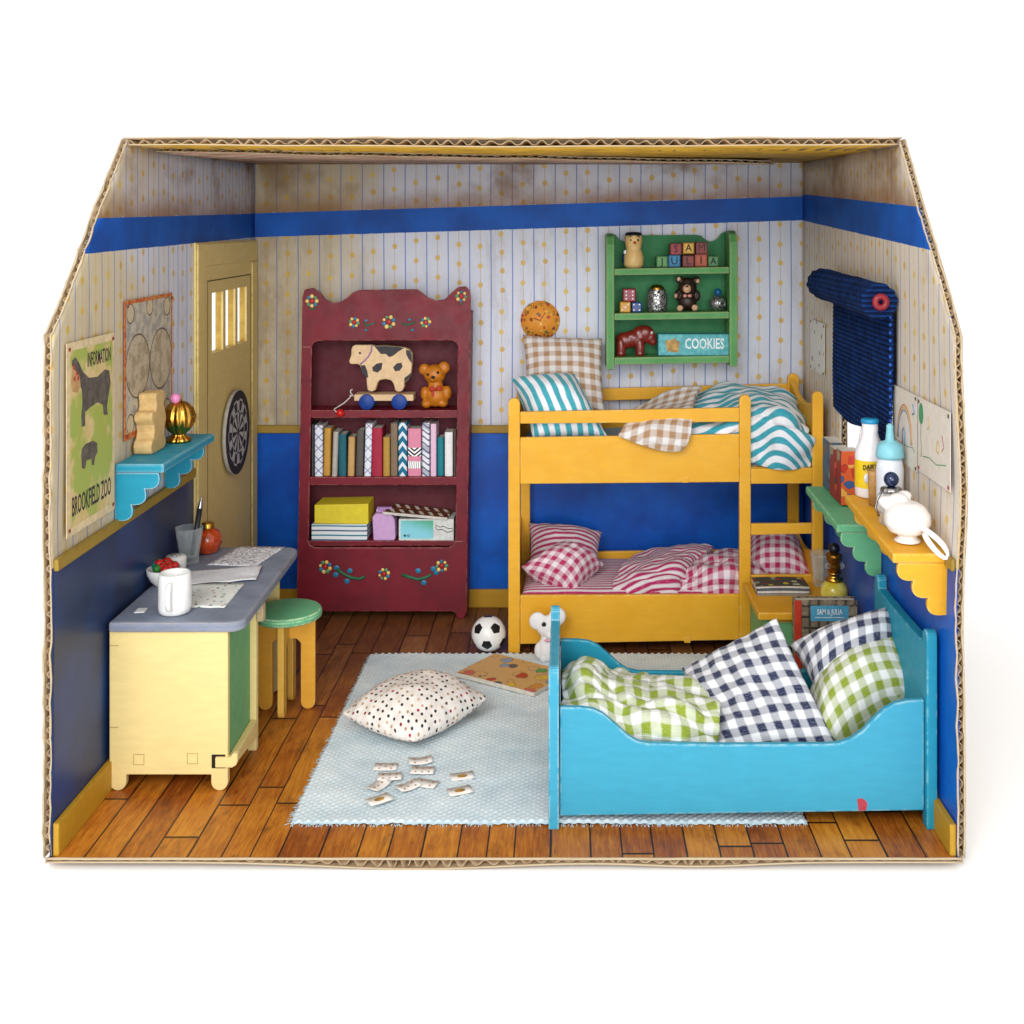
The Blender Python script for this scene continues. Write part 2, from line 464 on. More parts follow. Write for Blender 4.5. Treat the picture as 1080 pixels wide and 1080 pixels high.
# floorboards
b = NB('floorboards', .34, .45); x, y, z = b.xyz()
pw = 1.78; xs = x/pw+.35+b.noise(b.vec(x*.23, 3.0, 3.0), 1, 0)*.9-.45+b.noise(b.vec(0.0, y*.25, 0.0), 1)*.04
ci = xs.floor(); hs = ci.hash(); yl = y/11.5+hs*3.7; ri = yl.floor(); h2 = (ri*3.3+ci*1.7).hash()
gap = b.math('MAXIMUM', 1.0-((xs.fract()-.5).abs()-.5).abs().ramp(.012, .04), 1.0-((yl.fract()-.5).abs()-.5).abs().ramp(.003, .011))
gr = b.noise(b.vec(x*7.0+h2*20.0, y*.55, h2*9.0), 1.0, 5, .65)
gr2 = b.noise(b.vec(x*2.0, y*.6, h2*5.0), .9, 4, .6)
fine = b.noise(b.vec(x*26.0, y*2.0, h2), 1.0, 3, .6)
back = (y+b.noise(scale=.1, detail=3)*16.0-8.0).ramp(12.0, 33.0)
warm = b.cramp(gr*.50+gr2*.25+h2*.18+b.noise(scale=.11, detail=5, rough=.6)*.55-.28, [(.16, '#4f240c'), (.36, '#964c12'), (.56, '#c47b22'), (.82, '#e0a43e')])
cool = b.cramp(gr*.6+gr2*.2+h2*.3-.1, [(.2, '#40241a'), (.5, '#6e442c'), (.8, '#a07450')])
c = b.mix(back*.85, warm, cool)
c = b.mix(fine.ramp(.5, .8)*.3, c, '#43200a')
c = b.mix(b.noise(scale=4.5, detail=7, rough=.8).ramp(.68, .74)*.35, c, '#c9a98a')
c = b.mix(b.noise(b.vec(x*.8, y*.35, 0.0), .8, 7, .75).ramp(.50, .70)*.6, c, '#482208'); c = b.mix(gap, c, '#140a05')
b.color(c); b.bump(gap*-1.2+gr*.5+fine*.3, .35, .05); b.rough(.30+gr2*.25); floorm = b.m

# ================================================================ the cardboard room box
XL, XR, YB, YR, ZR, ZF = -27.3, 20.75, 39.5, 10.6, 38.9, 27.6   # walls, back, roof front edge, roof height, top of the upright front edge
ROOM = root('cardboard_room_box', (-3.3, 20, 0), 'open corrugated cardboard box painted and papered as a bedroom, with slanted front edges', 'dollhouse')
def wob(y, z, s=0): return .30*math.exp(-max(y, 0)/5)*noise.noise(V((z*.13+s*5, s, y*.1)))
WIN = (12.0, 25.3, 16.2, 28.0)
def topz(y): return ZF+(ZR-ZF)*min(1, y/YR)
DOOR = (26.6, 36.4, 23.6, 28.35)
def side(bm, x, s, hole=None, sgn=1):
    ys = sorted(set([0, .4, .9, 1.6, 2.6, 4, 5.5, 7, 8.8, 10.6, 12.0, 13, 25.3, 16, 19, 22, 24.5, 26.6, 28, 30, 32, 34, 36.4, 38, 39.5]))
    ts = sorted(set([i*1.3 for i in range(30)]+[23.6, 28.35, 16.2, 28.0, ZR])); ts = [t for t in ts if t <= ZR]
    g = {}
    for i, y in enumerate(ys):
        for j, t in enumerate(ts):
            zz = t/ZR*topz(y); g[i, j] = bm.verts.new((x+wob(y, zz, s), y, zz))
    for i in range(len(ys)-1):
        for j in range(len(ts)-1):
            if hole and hole[0]-.01 <= ys[i] < hole[1]-.01 and hole[2]-.01 <= ts[j] < hole[3]-.01: continue
            face(bm, [g[i, j], g[i+1, j], g[i+1, j+1], g[i, j+1]][::sgn], 0, True)
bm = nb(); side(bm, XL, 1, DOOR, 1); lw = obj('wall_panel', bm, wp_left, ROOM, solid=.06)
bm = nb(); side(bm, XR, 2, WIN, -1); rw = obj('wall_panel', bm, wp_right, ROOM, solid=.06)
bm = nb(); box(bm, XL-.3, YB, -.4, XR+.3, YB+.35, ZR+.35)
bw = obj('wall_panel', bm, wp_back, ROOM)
def outer(x, s, hole, sgn, parent):
    bm = nb(); side(bm, x, s, hole, sgn); obj('outer_liner', bm, card, parent, solid=.05)
outer(XL-.36, 1, DOOR, 1, lw); outer(XR+.36, 2, WIN, -1, rw)
def flutes(path, tdir, ddir, amp, parent, deep=1.3, per=.62, name='fluting', mod=None):
    """wavy middle sheet of corrugated board seen along a cut edge"""
    bm = nb(); prev = None; s = 0; L = []
    for a, b_ in zip(path, path[1:]):
        a, b_ = V(a), V(b_); n = max(2, int((b_-a).length/per*8))
        for i in range(n): L.append((a.lerp(b_, i/n), s+(b_-a).length*i/n))
        s += (b_-a).length
    L.append((V(path[-1]), s))
    for p, q in L:
        am = amp*(mod(p) if mod else 1)
        ph = q/per*math.tau+3.2*noise.noise(V((q*.25, 3, 1))); am *= 1+.7*noise.noise(V((q*.45, 7, 1)))
        am = am if mod else min(am, amp*1.12); o = p+V(tdir)*am*max(-1, min(1, 1.25*math.sin(ph)))
        cur = (bm.verts.new(o), bm.verts.new(o+V(ddir)*deep))
        if prev: face(bm, [prev[0], cur[0], cur[1], prev[1]], 0, True)
        prev = cur
    return obj(name, bm, fluting_m, parent, solid=.045)
def edge_path(x, s, n=14):
    pts = [V((x+wob(0.12, z, s), .12, z)) for z in [i*ZF/n for i in range(n+1)]]
    for i in range(1, n+1):
        y = .12+(YR-.12)*i/n; z = topz(y); pts.append(V((x+wob(y, z, s), y, z-.25)))
    return pts
flutes(edge_path(XL-.2, 1), (1, 0, 0), (0, 1, -.1), .12, lw)
flutes(edge_path(XR+.2, 2), (1, 0, 0), (0, 1, -.1), .12, rw)
# torn paper lip of the liners
for xx, s, par in ((XL, 1, lw), (XL-.36, 1, lw), (XR, 2, rw), (XR+.36, 2, rw)):
    bm = nb(); tube(bm, [p+V((.09*noise.noise(V((p.z*1.1, xx, 3)))+.05*noise.noise(V((p.z*4, xx, 3))), -.12+.10*noise.noise(V((p.z*2.3, xx, 9))), .1)) for p in edge_path(xx-.02, s, 44)], [.05+.035*noise.noise(V((i*.8, xx, 2))) for i in range(89)], 6)
    obj('paper_lip', bm, card_pale, par)
# floor: painted boards on a fluted sheet
bm = nb(); box(bm, XL, 0, -.06, XR, YB, 0); fl = obj('floor_panel', bm, floorm, ROOM)
def gapz(x): return .14+.36*math.exp(-((x+8)/6.5)**2)+.22*math.exp(-((x-7)/4)**2)
bm = nb(); n = 60
pts = [(XL-.3+(XR-XL+.6)*i/n) for i in range(n+1)]
low = [bm.verts.new((x, 0, -.06-gapz(x))) for x in pts]; lowb = [bm.verts.new((x, 12, -.06-.2)) for x in pts]; lowc = [bm.verts.new((x, YB, -.26)) for x in pts]
for i in range(n):
    face(bm, [low[i], low[i+1], lowb[i+1], lowb[i]]); face(bm, [lowb[i], lowb[i+1], lowc[i+1], lowc[i]])
obj('lower_liner', bm, card, fl, solid=.06)
bm = nb(); path = [V((x, .06, -.06-gapz(x)/2)) for x in pts]
bm.free(); flutes(path, (0, 0, 1), (0, 1, 0), 1.0, fl, per=.8, deep=3, mod=lambda p: max(.02, gapz(p.x)/2-.03))
bm = nb(); tube(bm, [(x, -.01, -.03+.02*noise.noise(V((x*.5, 1, 1)))) for x in pts], .065, 6)
tube(bm, [(x, -.01, -.07-gapz(x)) for x in pts], .05, 6); obj('paper_lip', bm, card_pale, fl)
# roof: upper sheet with fluted front edge, and an inner flap hinged on the back wall
bm = nb(); n = 40; tx = [XL-.25+(XR-XL+.4)*i/n for i in range(n+1)]
def rz(x): return ZR-.30+.10*noise.noise(V((x*.12, 2, 2)))
A = [bm.verts.new((x, YR-.1, rz(x)-.12*math.sin((x-XL)/(XR-XL)*math.pi))) for x in tx]; B = [bm.verts.new((x, YB, ZR+.1)) for x in tx]
for i in range(n): face(bm, [A[i], A[i+1], B[i+1], B[i]], 0, True)
rf = obj('roof_panel', bm, roofm, ROOM, solid=.07)
bm = nb(); A = [bm.verts.new((x, YR-.1, rz(x)+.36)) for x in tx]; B = [bm.verts.new((x, YB, ZR+.5)) for x in tx]
for i in range(n): face(bm, [A[i], A[i+1], B[i+1], B[i]], 0, True)
obj('outer_liner', bm, card, rf, solid=.05)
flutes([V((x, YR, rz(x)+.12)) for x in tx], (0, 0, 1), (0, 1, 0), .14, rf, per=.95, deep=6)
bm = nb(); tube(bm, [(x, YR-.12, rz(x)+.36+.07*noise.noise(V((x*1.3, 2, 8)))) for x in tx], [.05+.03*noise.noise(V((x*2, 1, 1))) for x in tx], 6); tube(bm, [(x, YR-.12, rz(x)-.05-.12*math.sin((x-XL)/(XR-XL)*math.pi)) for x in tx], .045, 6); obj('paper_lip', bm, card_pale, rf)
bm = nb(); n = 30; fx = [XL+.3+(XR-XL-4.5)*i/n for i in range(n+1)]
def fy(x): return 14.5+(x-XL)*.36
def fz(x): return ZR-.52+.10*noise.noise(V((x*.2, 5, 5)))
A = [bm.verts.new((x, fy(x), fz(x))) for x in fx]; B = [bm.verts.new((x, YB-.05, ZR-.05)) for x in fx]
for i in range(n): face(bm, [A[i], A[i+1], B[i+1], B[i]], 0, True)
fp = obj('roof_flap', bm, flapm, ROOM, solid=.06)
flutes([V((x, fy(x)+.05, fz(x)+.11)) for x in fx], (0, 0, 1), (0, 1, 0), .08, fp, per=.8)
bm = nb(); tube(bm, [(x, fy(x)-.02, fz(x)+.22) for x in fx], .035, 6); tube(bm, [(x, fy(x)-.02, fz(x)) for x in fx], .04, 6); obj('paper_lip', bm, card_pale, fp)
# window cut through the right wall behind the blind: torn reveal
for y_ in (12.0, 25.3):
    flutes([V((XR+.2, y_, 16.2+i*.59)) for i in range(21)], (1, 0, 0), (0, 1 if y_ > 20 else -1, 0), .12, rw, deep=.8)
for xx in (XR+.02, XR+.38):
    bm = nb(); tube(bm, [(xx, 12, 16.2), (xx, 25.3, 16.2), (xx, 25.3, 28), (xx, 12, 28)], .05, 6, closed=True); obj('paper_lip', bm, card_pale, rw)
bm = nb(); box(bm, XR+.04, 12, 16.15, XR+.36, 25.3, 16.19); obj('window_sill', bm, card_pale, rw)
# mouldings
ochre = paint('moulding_ochre', '#9c8030', '#6b5220', .7)
skirt = paint('skirting_mustard', '#b98c22', '#7c5a16', .6)
bm = nb(); box(bm, XL+.03, YB-.25, 15.25, XR, YB-.01, 15.95); obj('dado_rail', bm, ochre, ROOM, bevel=.06)
bm = nb(); box(bm, XL+.0, .25, 15.1, XL+.28, 22.8, 15.75); obj('dado_rail', bm, ochre, ROOM, bevel=.06)
bm = nb(); box(bm, XR-.25, .25, 15.1, XR-.0, YB-.3, 15.75); obj('dado_rail', bm, ochre, ROOM, bevel=.06)
bm = nb(); box(bm, XL+.03, YB-.3, .0, XR, YB-.01, 1.6); obj('skirting_board', bm, skirt, ROOM, bevel=.06)
bm = nb(); box(bm, XL+.02, .15, .0, XL+.36, YB-.35, 1.75); obj('skirting_board', bm, skirt, ROOM, bevel=.06)
bm = nb(); box(bm, XR-.36, .15, .0, XR+.0, YB-.35, 1.7); obj('skirting_board', bm, skirt, ROOM, bevel=.06)
# door in the left wall with three slots cut right through
dm = paint('door_olive', '#dcc47e', '#7a6030', .4, .38)
b = NB('door_gold', .5); b.color(b.mix(b.noise(scale=1.2, detail=5).ramp(.3, .7), '#b08a34', '#c9a648')); goldp = b.m
bm = nb(); x0, x1 = XL-.42, XL+.22; y0, y1, z0, z1 = 23.0, 39.2, 0, 32.2
slots = [(26.7, 29.6), (30.2, 32.9), (33.5, 36.2)]; sz0, sz1 = 23.65, 28.3
box(bm, XL+.03, y0, z0, x1, y1, sz0); box(bm, XL+.03, y0, sz1, x1, y1, z1)
e = [y0]+[v for s_ in slots for v in s_]+[y1]
for i in range(0, len(e), 2): box(bm, XL+.03, e[i], sz0, x1, e[i+1], sz1)
door = obj('door', bm, dm, ROOM, bevel=0)
bm = nb()
for a, c_ in ((26.62, 26.68), (29.62, 30.18), (32.92, 33.48), (36.22, 36.38)): box(bm, XL-.41, a, sz0, XL+.02, c_, sz1)
box(bm, XL-.41, 26.7, 23.61, XL+.02, 36.2, 23.66); box(bm, XL-.41, 26.7, 28.29, XL+.02, 36.2, 28.34)
obj('window_reveal', bm, goldp, door)
bm = nb(); box(bm, x1+.002, 23.05, 0, x1+.16, 24.6, 32.1); box(bm, x1+.002, 24.65, 30.4, x1+.12, 39.1, 32.1); box(bm, x1+.002, 37.6, 0, x1+.12, 39.1, 30.35)
obj('door_frame', bm, dm, door, bevel=.05)
dark = plain('dark_gap', '#1d150c', .8)
bm = nb()
for q in ((25.6, 25.7, 0, 29.2), (37.3, 37.42, 0, 29.2)): box(bm, x1+.002, q[0], q[2], x1+.012, q[1], q[3])
box(bm, x1+.002, 25.6, 29.2, x1+.012, 37.42, 29.3)
obj('door_groove', bm, plain('groove_brown', '#5c4824', .7), door)
steel = plain('steel', '#b9bcc0', .25, 1)
bm = nb(); box(bm, x1+.003, 35.5, 16.0, x1+.02, 36.9, 17.5, 0); box(bm, x1+.02, 35.7, 16.6, x1+.22, 36.6, 16.8, 1); box(bm, x1+.02, 35.5, 16.3, x1+.15, 35.75, 17.3, 1)
obj('door_handle', bm, [plain('recess_brown', '#4a3113', .6), steel], door)
# ================================================================ paints
teal = paint('teal_paint', '#188fac', '#cfdde0', .9, .4)
sky = paint('bed_turquoise', '#3698b5', '#cfe6e6', .55, .38)
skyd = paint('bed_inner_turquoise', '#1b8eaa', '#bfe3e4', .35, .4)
yel = paint('bunk_yellow', '#e6ab2a', '#f2da98', .4, .36, grad='#dda01c')
yel2 = paint('shelf_yellow', '#e0a21f', '#f2d98e', .5, .4)
cream = paint('desk_cream', '#e6cf8c', '#c9b07a', .4, .42)
grey = paint('desk_grey', '#858ea0', '#cdb9a4', .75, .4, var=.1)
green = paint('cabinet_green', '#6aa670', '#b7d6a6', .4, .42)
mint = paint('stool_green', '#68b484', '#d6e6bc', .6, .4)
lgreen = paint('wallshelf_green', '#569656', '#dccba4', 1.3, .45, grad='#458a48')
burg = paint('bookcase_burgundy', '#771526', '#c08a7c', .5, .36, grad='#5f1420')
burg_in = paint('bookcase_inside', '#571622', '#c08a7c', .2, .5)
dotY, dotB, dotG, dotR = plain('dot_yellow', '#f0cf74', .4), plain('dot_blue', '#1b7fa6', .4), plain('dot_green', '#4f9a6e', .4), plain('dot_red', '#c8281e', .4)
stem = plain('stem_green', '#1f6b4a', .45)

# ================================================================ scalloped wall shelves
def wall_shelf(label, mat, xw, xo, ya, yb, ztop, drop, tilt=0.0, sgn=1, near=.5, far=1.2):
    r = root('wall_shelf', (xw, ya, ztop), label, 'wall shelf')
    t = .55; bm = nb(); box(bm, xo, ya, ztop-t, xw-(.01 if sgn > 0 else -.01), yb, ztop)
    objs = [obj('shelf_board', bm, mat, r, bevel=.12)]
    pts = scallop(xo+(.12*sgn), xw-.02*sgn, ztop-t-drop, ztop-t-.01)
    for yy in (ya+near, yb-far-.3):
        bm = nb(); prism(bm, pts, 'y', yy, yy+.3); objs.append(obj('bracket', bm, mat, r, bevel=.04))
    r.rotation_euler = (math.radians(tilt), 0, 0)
    return r
wall_shelf('teal scalloped wall shelf with worn edges on the left wall, carrying the gold urn', teal, XL+.02, -24.3, 8.4, 18.4, 19.1, 2.9, 0, -1, .06)
wall_shelf('green scalloped wall shelf with picture boxes, behind the yellow wall shelf', mint, XR-.02, 17.75, 14.2, 24.0, 13.9, 2.9, 1.6, 1, .12)
wall_shelf('yellow scalloped wall shelf nearest the front right corner, carrying the bottles', yel2, XR-.02, 17.7, 1.3, 12.0, 15.75, 2.9, 3.6, 1, .08)

# ================================================================ desk
DK = root('desk', (-23.5, 14.5, 0), 'cream toy desk with grey top and green door against the left wall', 'desk')
zt, t = 10.06, .62
bm = nb(); xa, xb, ya, yb = XL+.25, -19.1, 6.9, 22.6; rr = .9
pts = [(xa, ya), (xb-rr, ya)]+[(xb-rr+rr*math.sin(a), ya+rr-rr*math.cos(a)) for a in [k*math.pi/12 for k in range(1, 6)]]+[(xb, ya+rr), (xb-.3, yb-rr)]+[(xb-.3-rr+rr*math.cos(a), yb-rr+rr*math.sin(a)) for a in [k*math.pi/12 for k in range(1, 6)]]+[(xb-.3-rr, yb), (xa, yb)]
prism(bm, pts, 'z', zt-t, zt); obj('desk_top', bm, grey, DK, bevel=.16)
def end_panel(x0, x1, y, th, top, name='side_panel', mat=cream):
    w_ = 1.0; zb = .95; bm = nb()
    def foot(c):   # rounded foot hanging from zb
        return [(c-w_/2+w_/2*(1-math.cos(a)), .5-.5*math.sin(a)) for a in [k*math.pi/8 for k in range(9)]]
    f1 = [(x0+w_/2-w_/2*math.cos(a), .5-.5*math.sin(a)) for a in [k*math.pi/8 for k in range(9)]]
    f2 = [(x1-w_/2-w_/2*math.cos(a), .5-.5*math.sin(a)) for a in [k*math.pi/8 for k in range(9)]]
    pts = [(x0, top)]+f1+[(x0+w_, zb), (x1-w_, zb)]+f2+[(x1, top)]
    prism(bm, pts, 'y', y, y+th); return obj(name, bm, mat, DK, bevel=.05)
end_panel(XL+.22, -20.05, 7.15, .42, zt-t-.01)
end_panel(XL+.4, -20.6, 21.2, .42, zt-t-.01)
end_panel(XL+.4, -20.3, 13.2, .42, zt-t-.01, 'inner_panel')
# small peg holes and tab on the near panel
for px, py in ((146.5, 801), (203, 800)):
    c = P(px, py, 7.15); bm = nb()
    for k in range(4):
        a = [(-.32, -.32, .32, -.29), (-.32, .29, .32, .32), (-.32, -.29, -.29, .29), (.29, -.29, .32, .29)][k]
        box(bm, c.x+a[0], 7.128, c.z+a[1], c.x+a[2], 7.149, c.z+a[3])
    obj('peg_outline', bm, plain('peg_line', '#b79e62', .6), DK)
for py in (681, 767):
    c = P(119.5, py, 7.15); bm = nb(); box(bm, c.x-.2, 7.128, c.z-.02, c.x+.3, 7.149, c.z+.02); obj('joint_line', bm, plain('peg_line', '#b79e62', .6), DK)
bm = nb(); box(bm, -21.0, 7.12, 1.35, -20.2, 7.149, 2.15, 1); obj('slot', bm, [dark, dark], DK)
bm = nb(); pts = [(-20.75, 1.45), (-19.75, 1.45), (-19.5, 1.6), (-19.42, 1.85), (-19.42, 2.3), (-19.7, 2.3), (-19.85, 2.05), (-20.75, 2.05)]
prism(bm, pts, 'y', 6.95, 7.35); obj('hinge_tab', bm, cream, DK, bevel=.05)
bm = nb(); box(bm, -20.32, 7.58, 1.3, -20.14, 12.2, zt-t-.02); dr = obj('cabinet_door', bm, green, DK)
bm = nb(); box(bm, -20.3, 12.25, .0, -19.75, 12.75, zt-t-.02); prism(bm, [(12.2, .9), (12.2, 2.0), (7.7, 1.9), (7.7, 1.35)], 'x', -20.13, -19.7)
obj('door_frame', bm, cream, DK, bevel=.05)
bm = nb(); box(bm, -19.72, 12.2, zt-t-1.2, -19.3, 12.8, zt-t-.1); obj('door_catch', bm, plain('catch_pale', '#c9b28c', .6), DK, bevel=.06)
bm = nb(); box(bm, XL+.3, 7.7, 1.2, -20.35, 13.1, 1.5); obj('cabinet_floor', bm, cream, DK)

# ================================================================ stool
c0 = G(303, 736); sx, sy = -19.35, 18.6
ST = root('stool', (sx, sy, 0), 'round stool with green seat and yellow crossed plywood legs beside the desk', 'stool')
bm = nb(); lathe(bm, [(0, 6.35), (2.25, 6.35), (2.38, 6.45), (2.4, 6.7), (2.3, 6.88), (2.15, 6.92), (0, 6.92)], (sx, sy, 0), 48); obj('seat', bm, mint, ST)
def arch(a, h=6.34, hw=1.95, lw=.98, crown=4.9, th=.42):
    pts = [(-hw, h), (-hw, .5)]+[(-hw+lw/2-lw/2*math.cos(q), .5-.5*math.sin(q)) for q in [k*math.pi/8 for k in range(1, 9)]]
    pts += [(-hw+lw, crown-.3), (-hw+lw+.3, crown), (hw-lw-.3, crown), (hw-lw, crown-.3)]
    pts += [(hw-lw/2-lw/2*math.cos(q), .5-.5*math.sin(q)) for q in [k*math.pi/8 for k in range(0, 9)]]+[(hw, h)]
    bm = nb(); prism(bm, pts, 'y', -th/2, th/2)
    bmesh.ops.rotate(bm, verts=bm.verts, cent=(0, 0, 0), matrix=Matrix.Rotation(a, 3, 'Z'))
    bmesh.ops.translate(bm, verts=bm.verts, vec=(sx, sy, 0)); return bm
stooly = paint('stool_yellow', '#dba030', '#efd590', .45, .4)
obj('leg_arch', arch(math.radians(4)), stooly, ST, bevel=.05)
obj('leg_arch', arch(math.radians(91)), paint('stool_yellow_pale', '#d9ab45', '#efd590', .5, .4), ST, bevel=.05)

# ================================================================ bookcase
YF = 36.3
def q(px, py): return (X(px, YF), Z(py, YF))
def Lx(py, off=0): return 312.5+(652-py)*(6.5/345)+off          # left edge leans a little
def Rx(py, off=0): return 492+(652-py)*(4.5/345)+off
BC = root('bookcase', (X(402, YF), YF, 0), 'burgundy bookcase with scalloped top and painted dot flowers', 'bookcase')
top = [(Lx(366), 366), (318.7, 313), (321, 305.5), (329, 303.6), (337, 307.5), (343, 316), (351.5, 319.5), (360, 318), (367, 313), (372, 308.6), (378, 306), (440, 305), (444, 308), (451, 313.5), (459.5, 317), (469, 316), (476, 308.5), (483, 302.8), (491.5, 302), (495.5, 306.5), (496.4, 313), (Rx(366), 366),
       (482.8, 366), (481, 361.5), (477, 359.2), (336, 359.6), (331, 361.5), (329, 366)]
bm = nb(); prism(bm, [q(*p) for p in top], 'y', YF, YF+.35)
prism(bm, [q(*p) for p in ((Lx(366), 366), (329, 366), (325.4, 571), (Lx(571), 571))], 'y', YF, YF+.35)
prism(bm, [q(*p) for p in ((482.8, 366), (Rx(366), 366), (Rx(571), 571), (480.2, 571))], 'y', YF, YF+.35)
bot = [(Lx(571), 571), (325.4, 571), (327, 575), (332, 577.5), (473, 577.5), (478, 575), (480.2, 571), (Rx(571), 571), (Rx(652), 647), (489, 653), (483, 653), (480, 647), (478, 645), (327, 645), (325, 648), (322, 653), (314, 653), (Lx(652), 648)]
prism(bm, [q(*p) for p in bot], 'y', YF, YF+.35); bmesh.ops.remove_doubles(bm, verts=bm.verts, dist=.001)
obj('front_frame', bm, burg, BC, bevel=.07)
for k, (fa) in enumerate((Lx, Rx)):
    bm = nb(); s_ = 1 if k == 0 else -1
    pts = []
    for yy in (YF+.351, YF+2.85):
        for py in (648, 330): pts.append(V((X(fa(py), YF)+(0 if k == 0 else -.0), yy, Z(py, YF))))
    for yy in (YF+.351, YF+2.85):
        for py in (648, 330): pts.append(V((X(fa(py), YF)+.4*s_, yy, Z(py, YF))))
    v = [bm.verts.new(p) for p in pts]
    for f_ in ((0,1,3,2), (4,6,7,5), (0,2,6,4), (1,5,7,3), (0,4,5,1), (2,3,7,6)): face(bm, [v[i] for i in f_])
    bmesh.ops.recalc_face_normals(bm, faces=bm.faces); obj('side_panel', bm, burg, BC)
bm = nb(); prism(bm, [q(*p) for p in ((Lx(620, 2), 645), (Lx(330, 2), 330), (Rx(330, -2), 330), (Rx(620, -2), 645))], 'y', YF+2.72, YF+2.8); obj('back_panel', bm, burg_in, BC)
SH = {}
for k, (py, py2) in enumerate(((433.0, 441), (503.5, 512), (571.5, 577))):
    z = Z(py, YF); bm = nb(); box(bm, X(Lx(py, 6), YF), YF+.12 if k < 2 else YF+.36, Z(py2, YF), X(Rx(py, -6), YF), YF+2.71, z); SH[k] = z
    obj('shelf', bm, burg, BC, bevel=.05)
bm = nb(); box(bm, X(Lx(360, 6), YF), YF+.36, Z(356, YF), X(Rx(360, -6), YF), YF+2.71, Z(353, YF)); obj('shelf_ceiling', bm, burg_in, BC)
def flower(px, py, r=4.2, rb=1.75, seed=0, n=8):
    bm = nb(); rnd = random.Random(seed)
    for k in range(n):
        a = math.tau*k/n+seed; p = P(px+r*math.cos(a), py+r*math.sin(a), YF)
        rr_ = rb*.081*rnd.uniform(.8, 1.15); ball(bm, p, (rr_, .05, rr_), [0, 1, 0, 2, 0, 1, 0, 2][k % 8] if k < 8 else 0, 10, 6)
    ball(bm, P(px, py, YF), (rb*.085, .05, rb*.085), 3, 10, 6)
    obj('painted_flower', bm, [dotY, dotB, dotG, dotR], BC)
for i, (fx_, fy_, r_) in enumerate(((329, 317.5, 5), (373.5, 340, 4.2), (410, 339.5, 5.4), (449, 340, 4.2), (486.5, 312.5, 4.6), (343, 598, 5.2), (405, 605.5, 4.8), (466, 597, 5))): flower(fx_, fy_, r_, 1.75 if r_ < 5 else 2.0, i)
def sprig(pts, blobs, r=1.1):
    bm = nb(); tube(bm, [P(x, y, YF-.0) for x, y in pts], [.085*r]*len(pts), 6, 0)
    for x, y in blobs: ball(bm, P(x, y, YF), (.15*r, .05, .13*r), 1, 10, 6)
    obj('painted_leaf_sprig', bm, [stem, dotB], BC)
sprig([(383, 340), (387, 343), (392, 342), (396, 340)], [(386, 338), (386, 348)], .9); sprig([(387, 343), (386, 347)], [], .7)
sprig([(424, 341), (429, 343), (434, 341), (438, 340)], [(432, 337), (435, 348)], .9)
sprig([(326, 325), (329, 326.5), (334, 325)], [], .8); sprig([(484, 321), (488, 320)], [], .8)
sprig([(355, 600), (362, 605), (370, 609), (379, 610.5), (385, 608)], [(354, 606), (355, 599), (369, 602), (366, 613)], 1.7)
sprig([(424, 606), (432, 608.5), (441, 611), (449, 609), (455, 606)], [(441, 602), (447, 614.5), (457, 600), (460, 604)], 1.7)

# ================================================================ bunk bed
YBK = 28.5
BK = root('bunk_bed', (7.8, 33.4, 0), 'yellow wooden bunk bed with ladder at its right end', 'bunk bed')
def qb(p): return (X(p[0], YBK), Z(p[1], YBK))
def post(x0, x1, y0, y1, Y, th=.5, name='post'):
    c = (x0+x1)/2; h = (x1-x0)/2; pts = [(x0, y1), (x0, y0+h)]+[(c-h*math.cos(a), y0+h-h*math.sin(a)) for a in [k*math.pi/8 for k in range(1, 8)]]+[(x1, y0+h), (x1, y1)]
    bm = nb(); prism(bm, [(X(a, Y), Z(b_, Y)) for a, b_ in pts], 'y', Y, Y+th); return obj(name, bm, yel, BK, bevel=.08)
def rail(pts, Y, th, name, mat=None):
    bm = nb(); prism(bm, [(X(a, Y), Z(b_, Y)) for a, b_ in pts], 'y', Y, Y+th); return obj(name, bm, mat or yel, BK, bevel=.07)
post(536, 548.4, 420, 689, YBK); post(780, 792, 416.5, 677, YBK); post(857, 868.5, 413, 689, YBK)
rail([(548.6, 434.5), (779.8, 430), (779.8, 445), (548.6, 447)], YBK+.06, .36, 'guard_rail')
rail([(548.6, 461.5), (779.8, 458), (779.8, 508.5), (548.6, 510.5)], YBK+.06, .36, 'side_rail')
rail([(548.6, 628), (779.8, 627), (779.8, 675), (548.6, 679.5)], YBK+.06, .36, 'side_rail')
rail([(792.2, 494.5), (856.8, 493.5), (856.8, 510), (792.2, 510.5)], YBK+.06, .36, 'ladder_rung')
rail([(792.2, 552.5), (856.8, 552), (856.8, 563), (792.2, 564.5)], YBK+.06, .36, 'ladder_rung')
rail([(792.2, 606.5), (856.8, 606), (856.8, 671), (792.2, 674)], YBK+.06, .36, 'ladder_rung')
for py in (509, 678):
    for px in ((602.5, 723) if py == 509 else (725,)):
        c = P(px, py-3, YBK); bm = nb(); box(bm, c.x-.24, YBK+.02, c.z-.24, c.x+.24, YBK+.08, c.z+.2); obj('joint_tab', bm, yel, BK, bevel=.03)
YR2 = 38.3
post(549, 559, 400, 655, YR2, .5); post(831, 843, 394, 655, YR2, .5)
rail([(559.3, 412), (830.8, 404.5), (830.8, 417), (559.3, 425)], YR2+.05, .36, 'guard_rail')
rail([(559.3, 583), (830.8, 579), (830.8, 622), (559.3, 622)], YR2+.05, .36, 'side_rail')
rail([(559.3, 440), (830.8, 437), (830.8, 470), (559.3, 472)], YR2+.05, .36, 'side_rail')
xl_, xr_ = X(536.5, YBK)+.02, X(868, YBK)
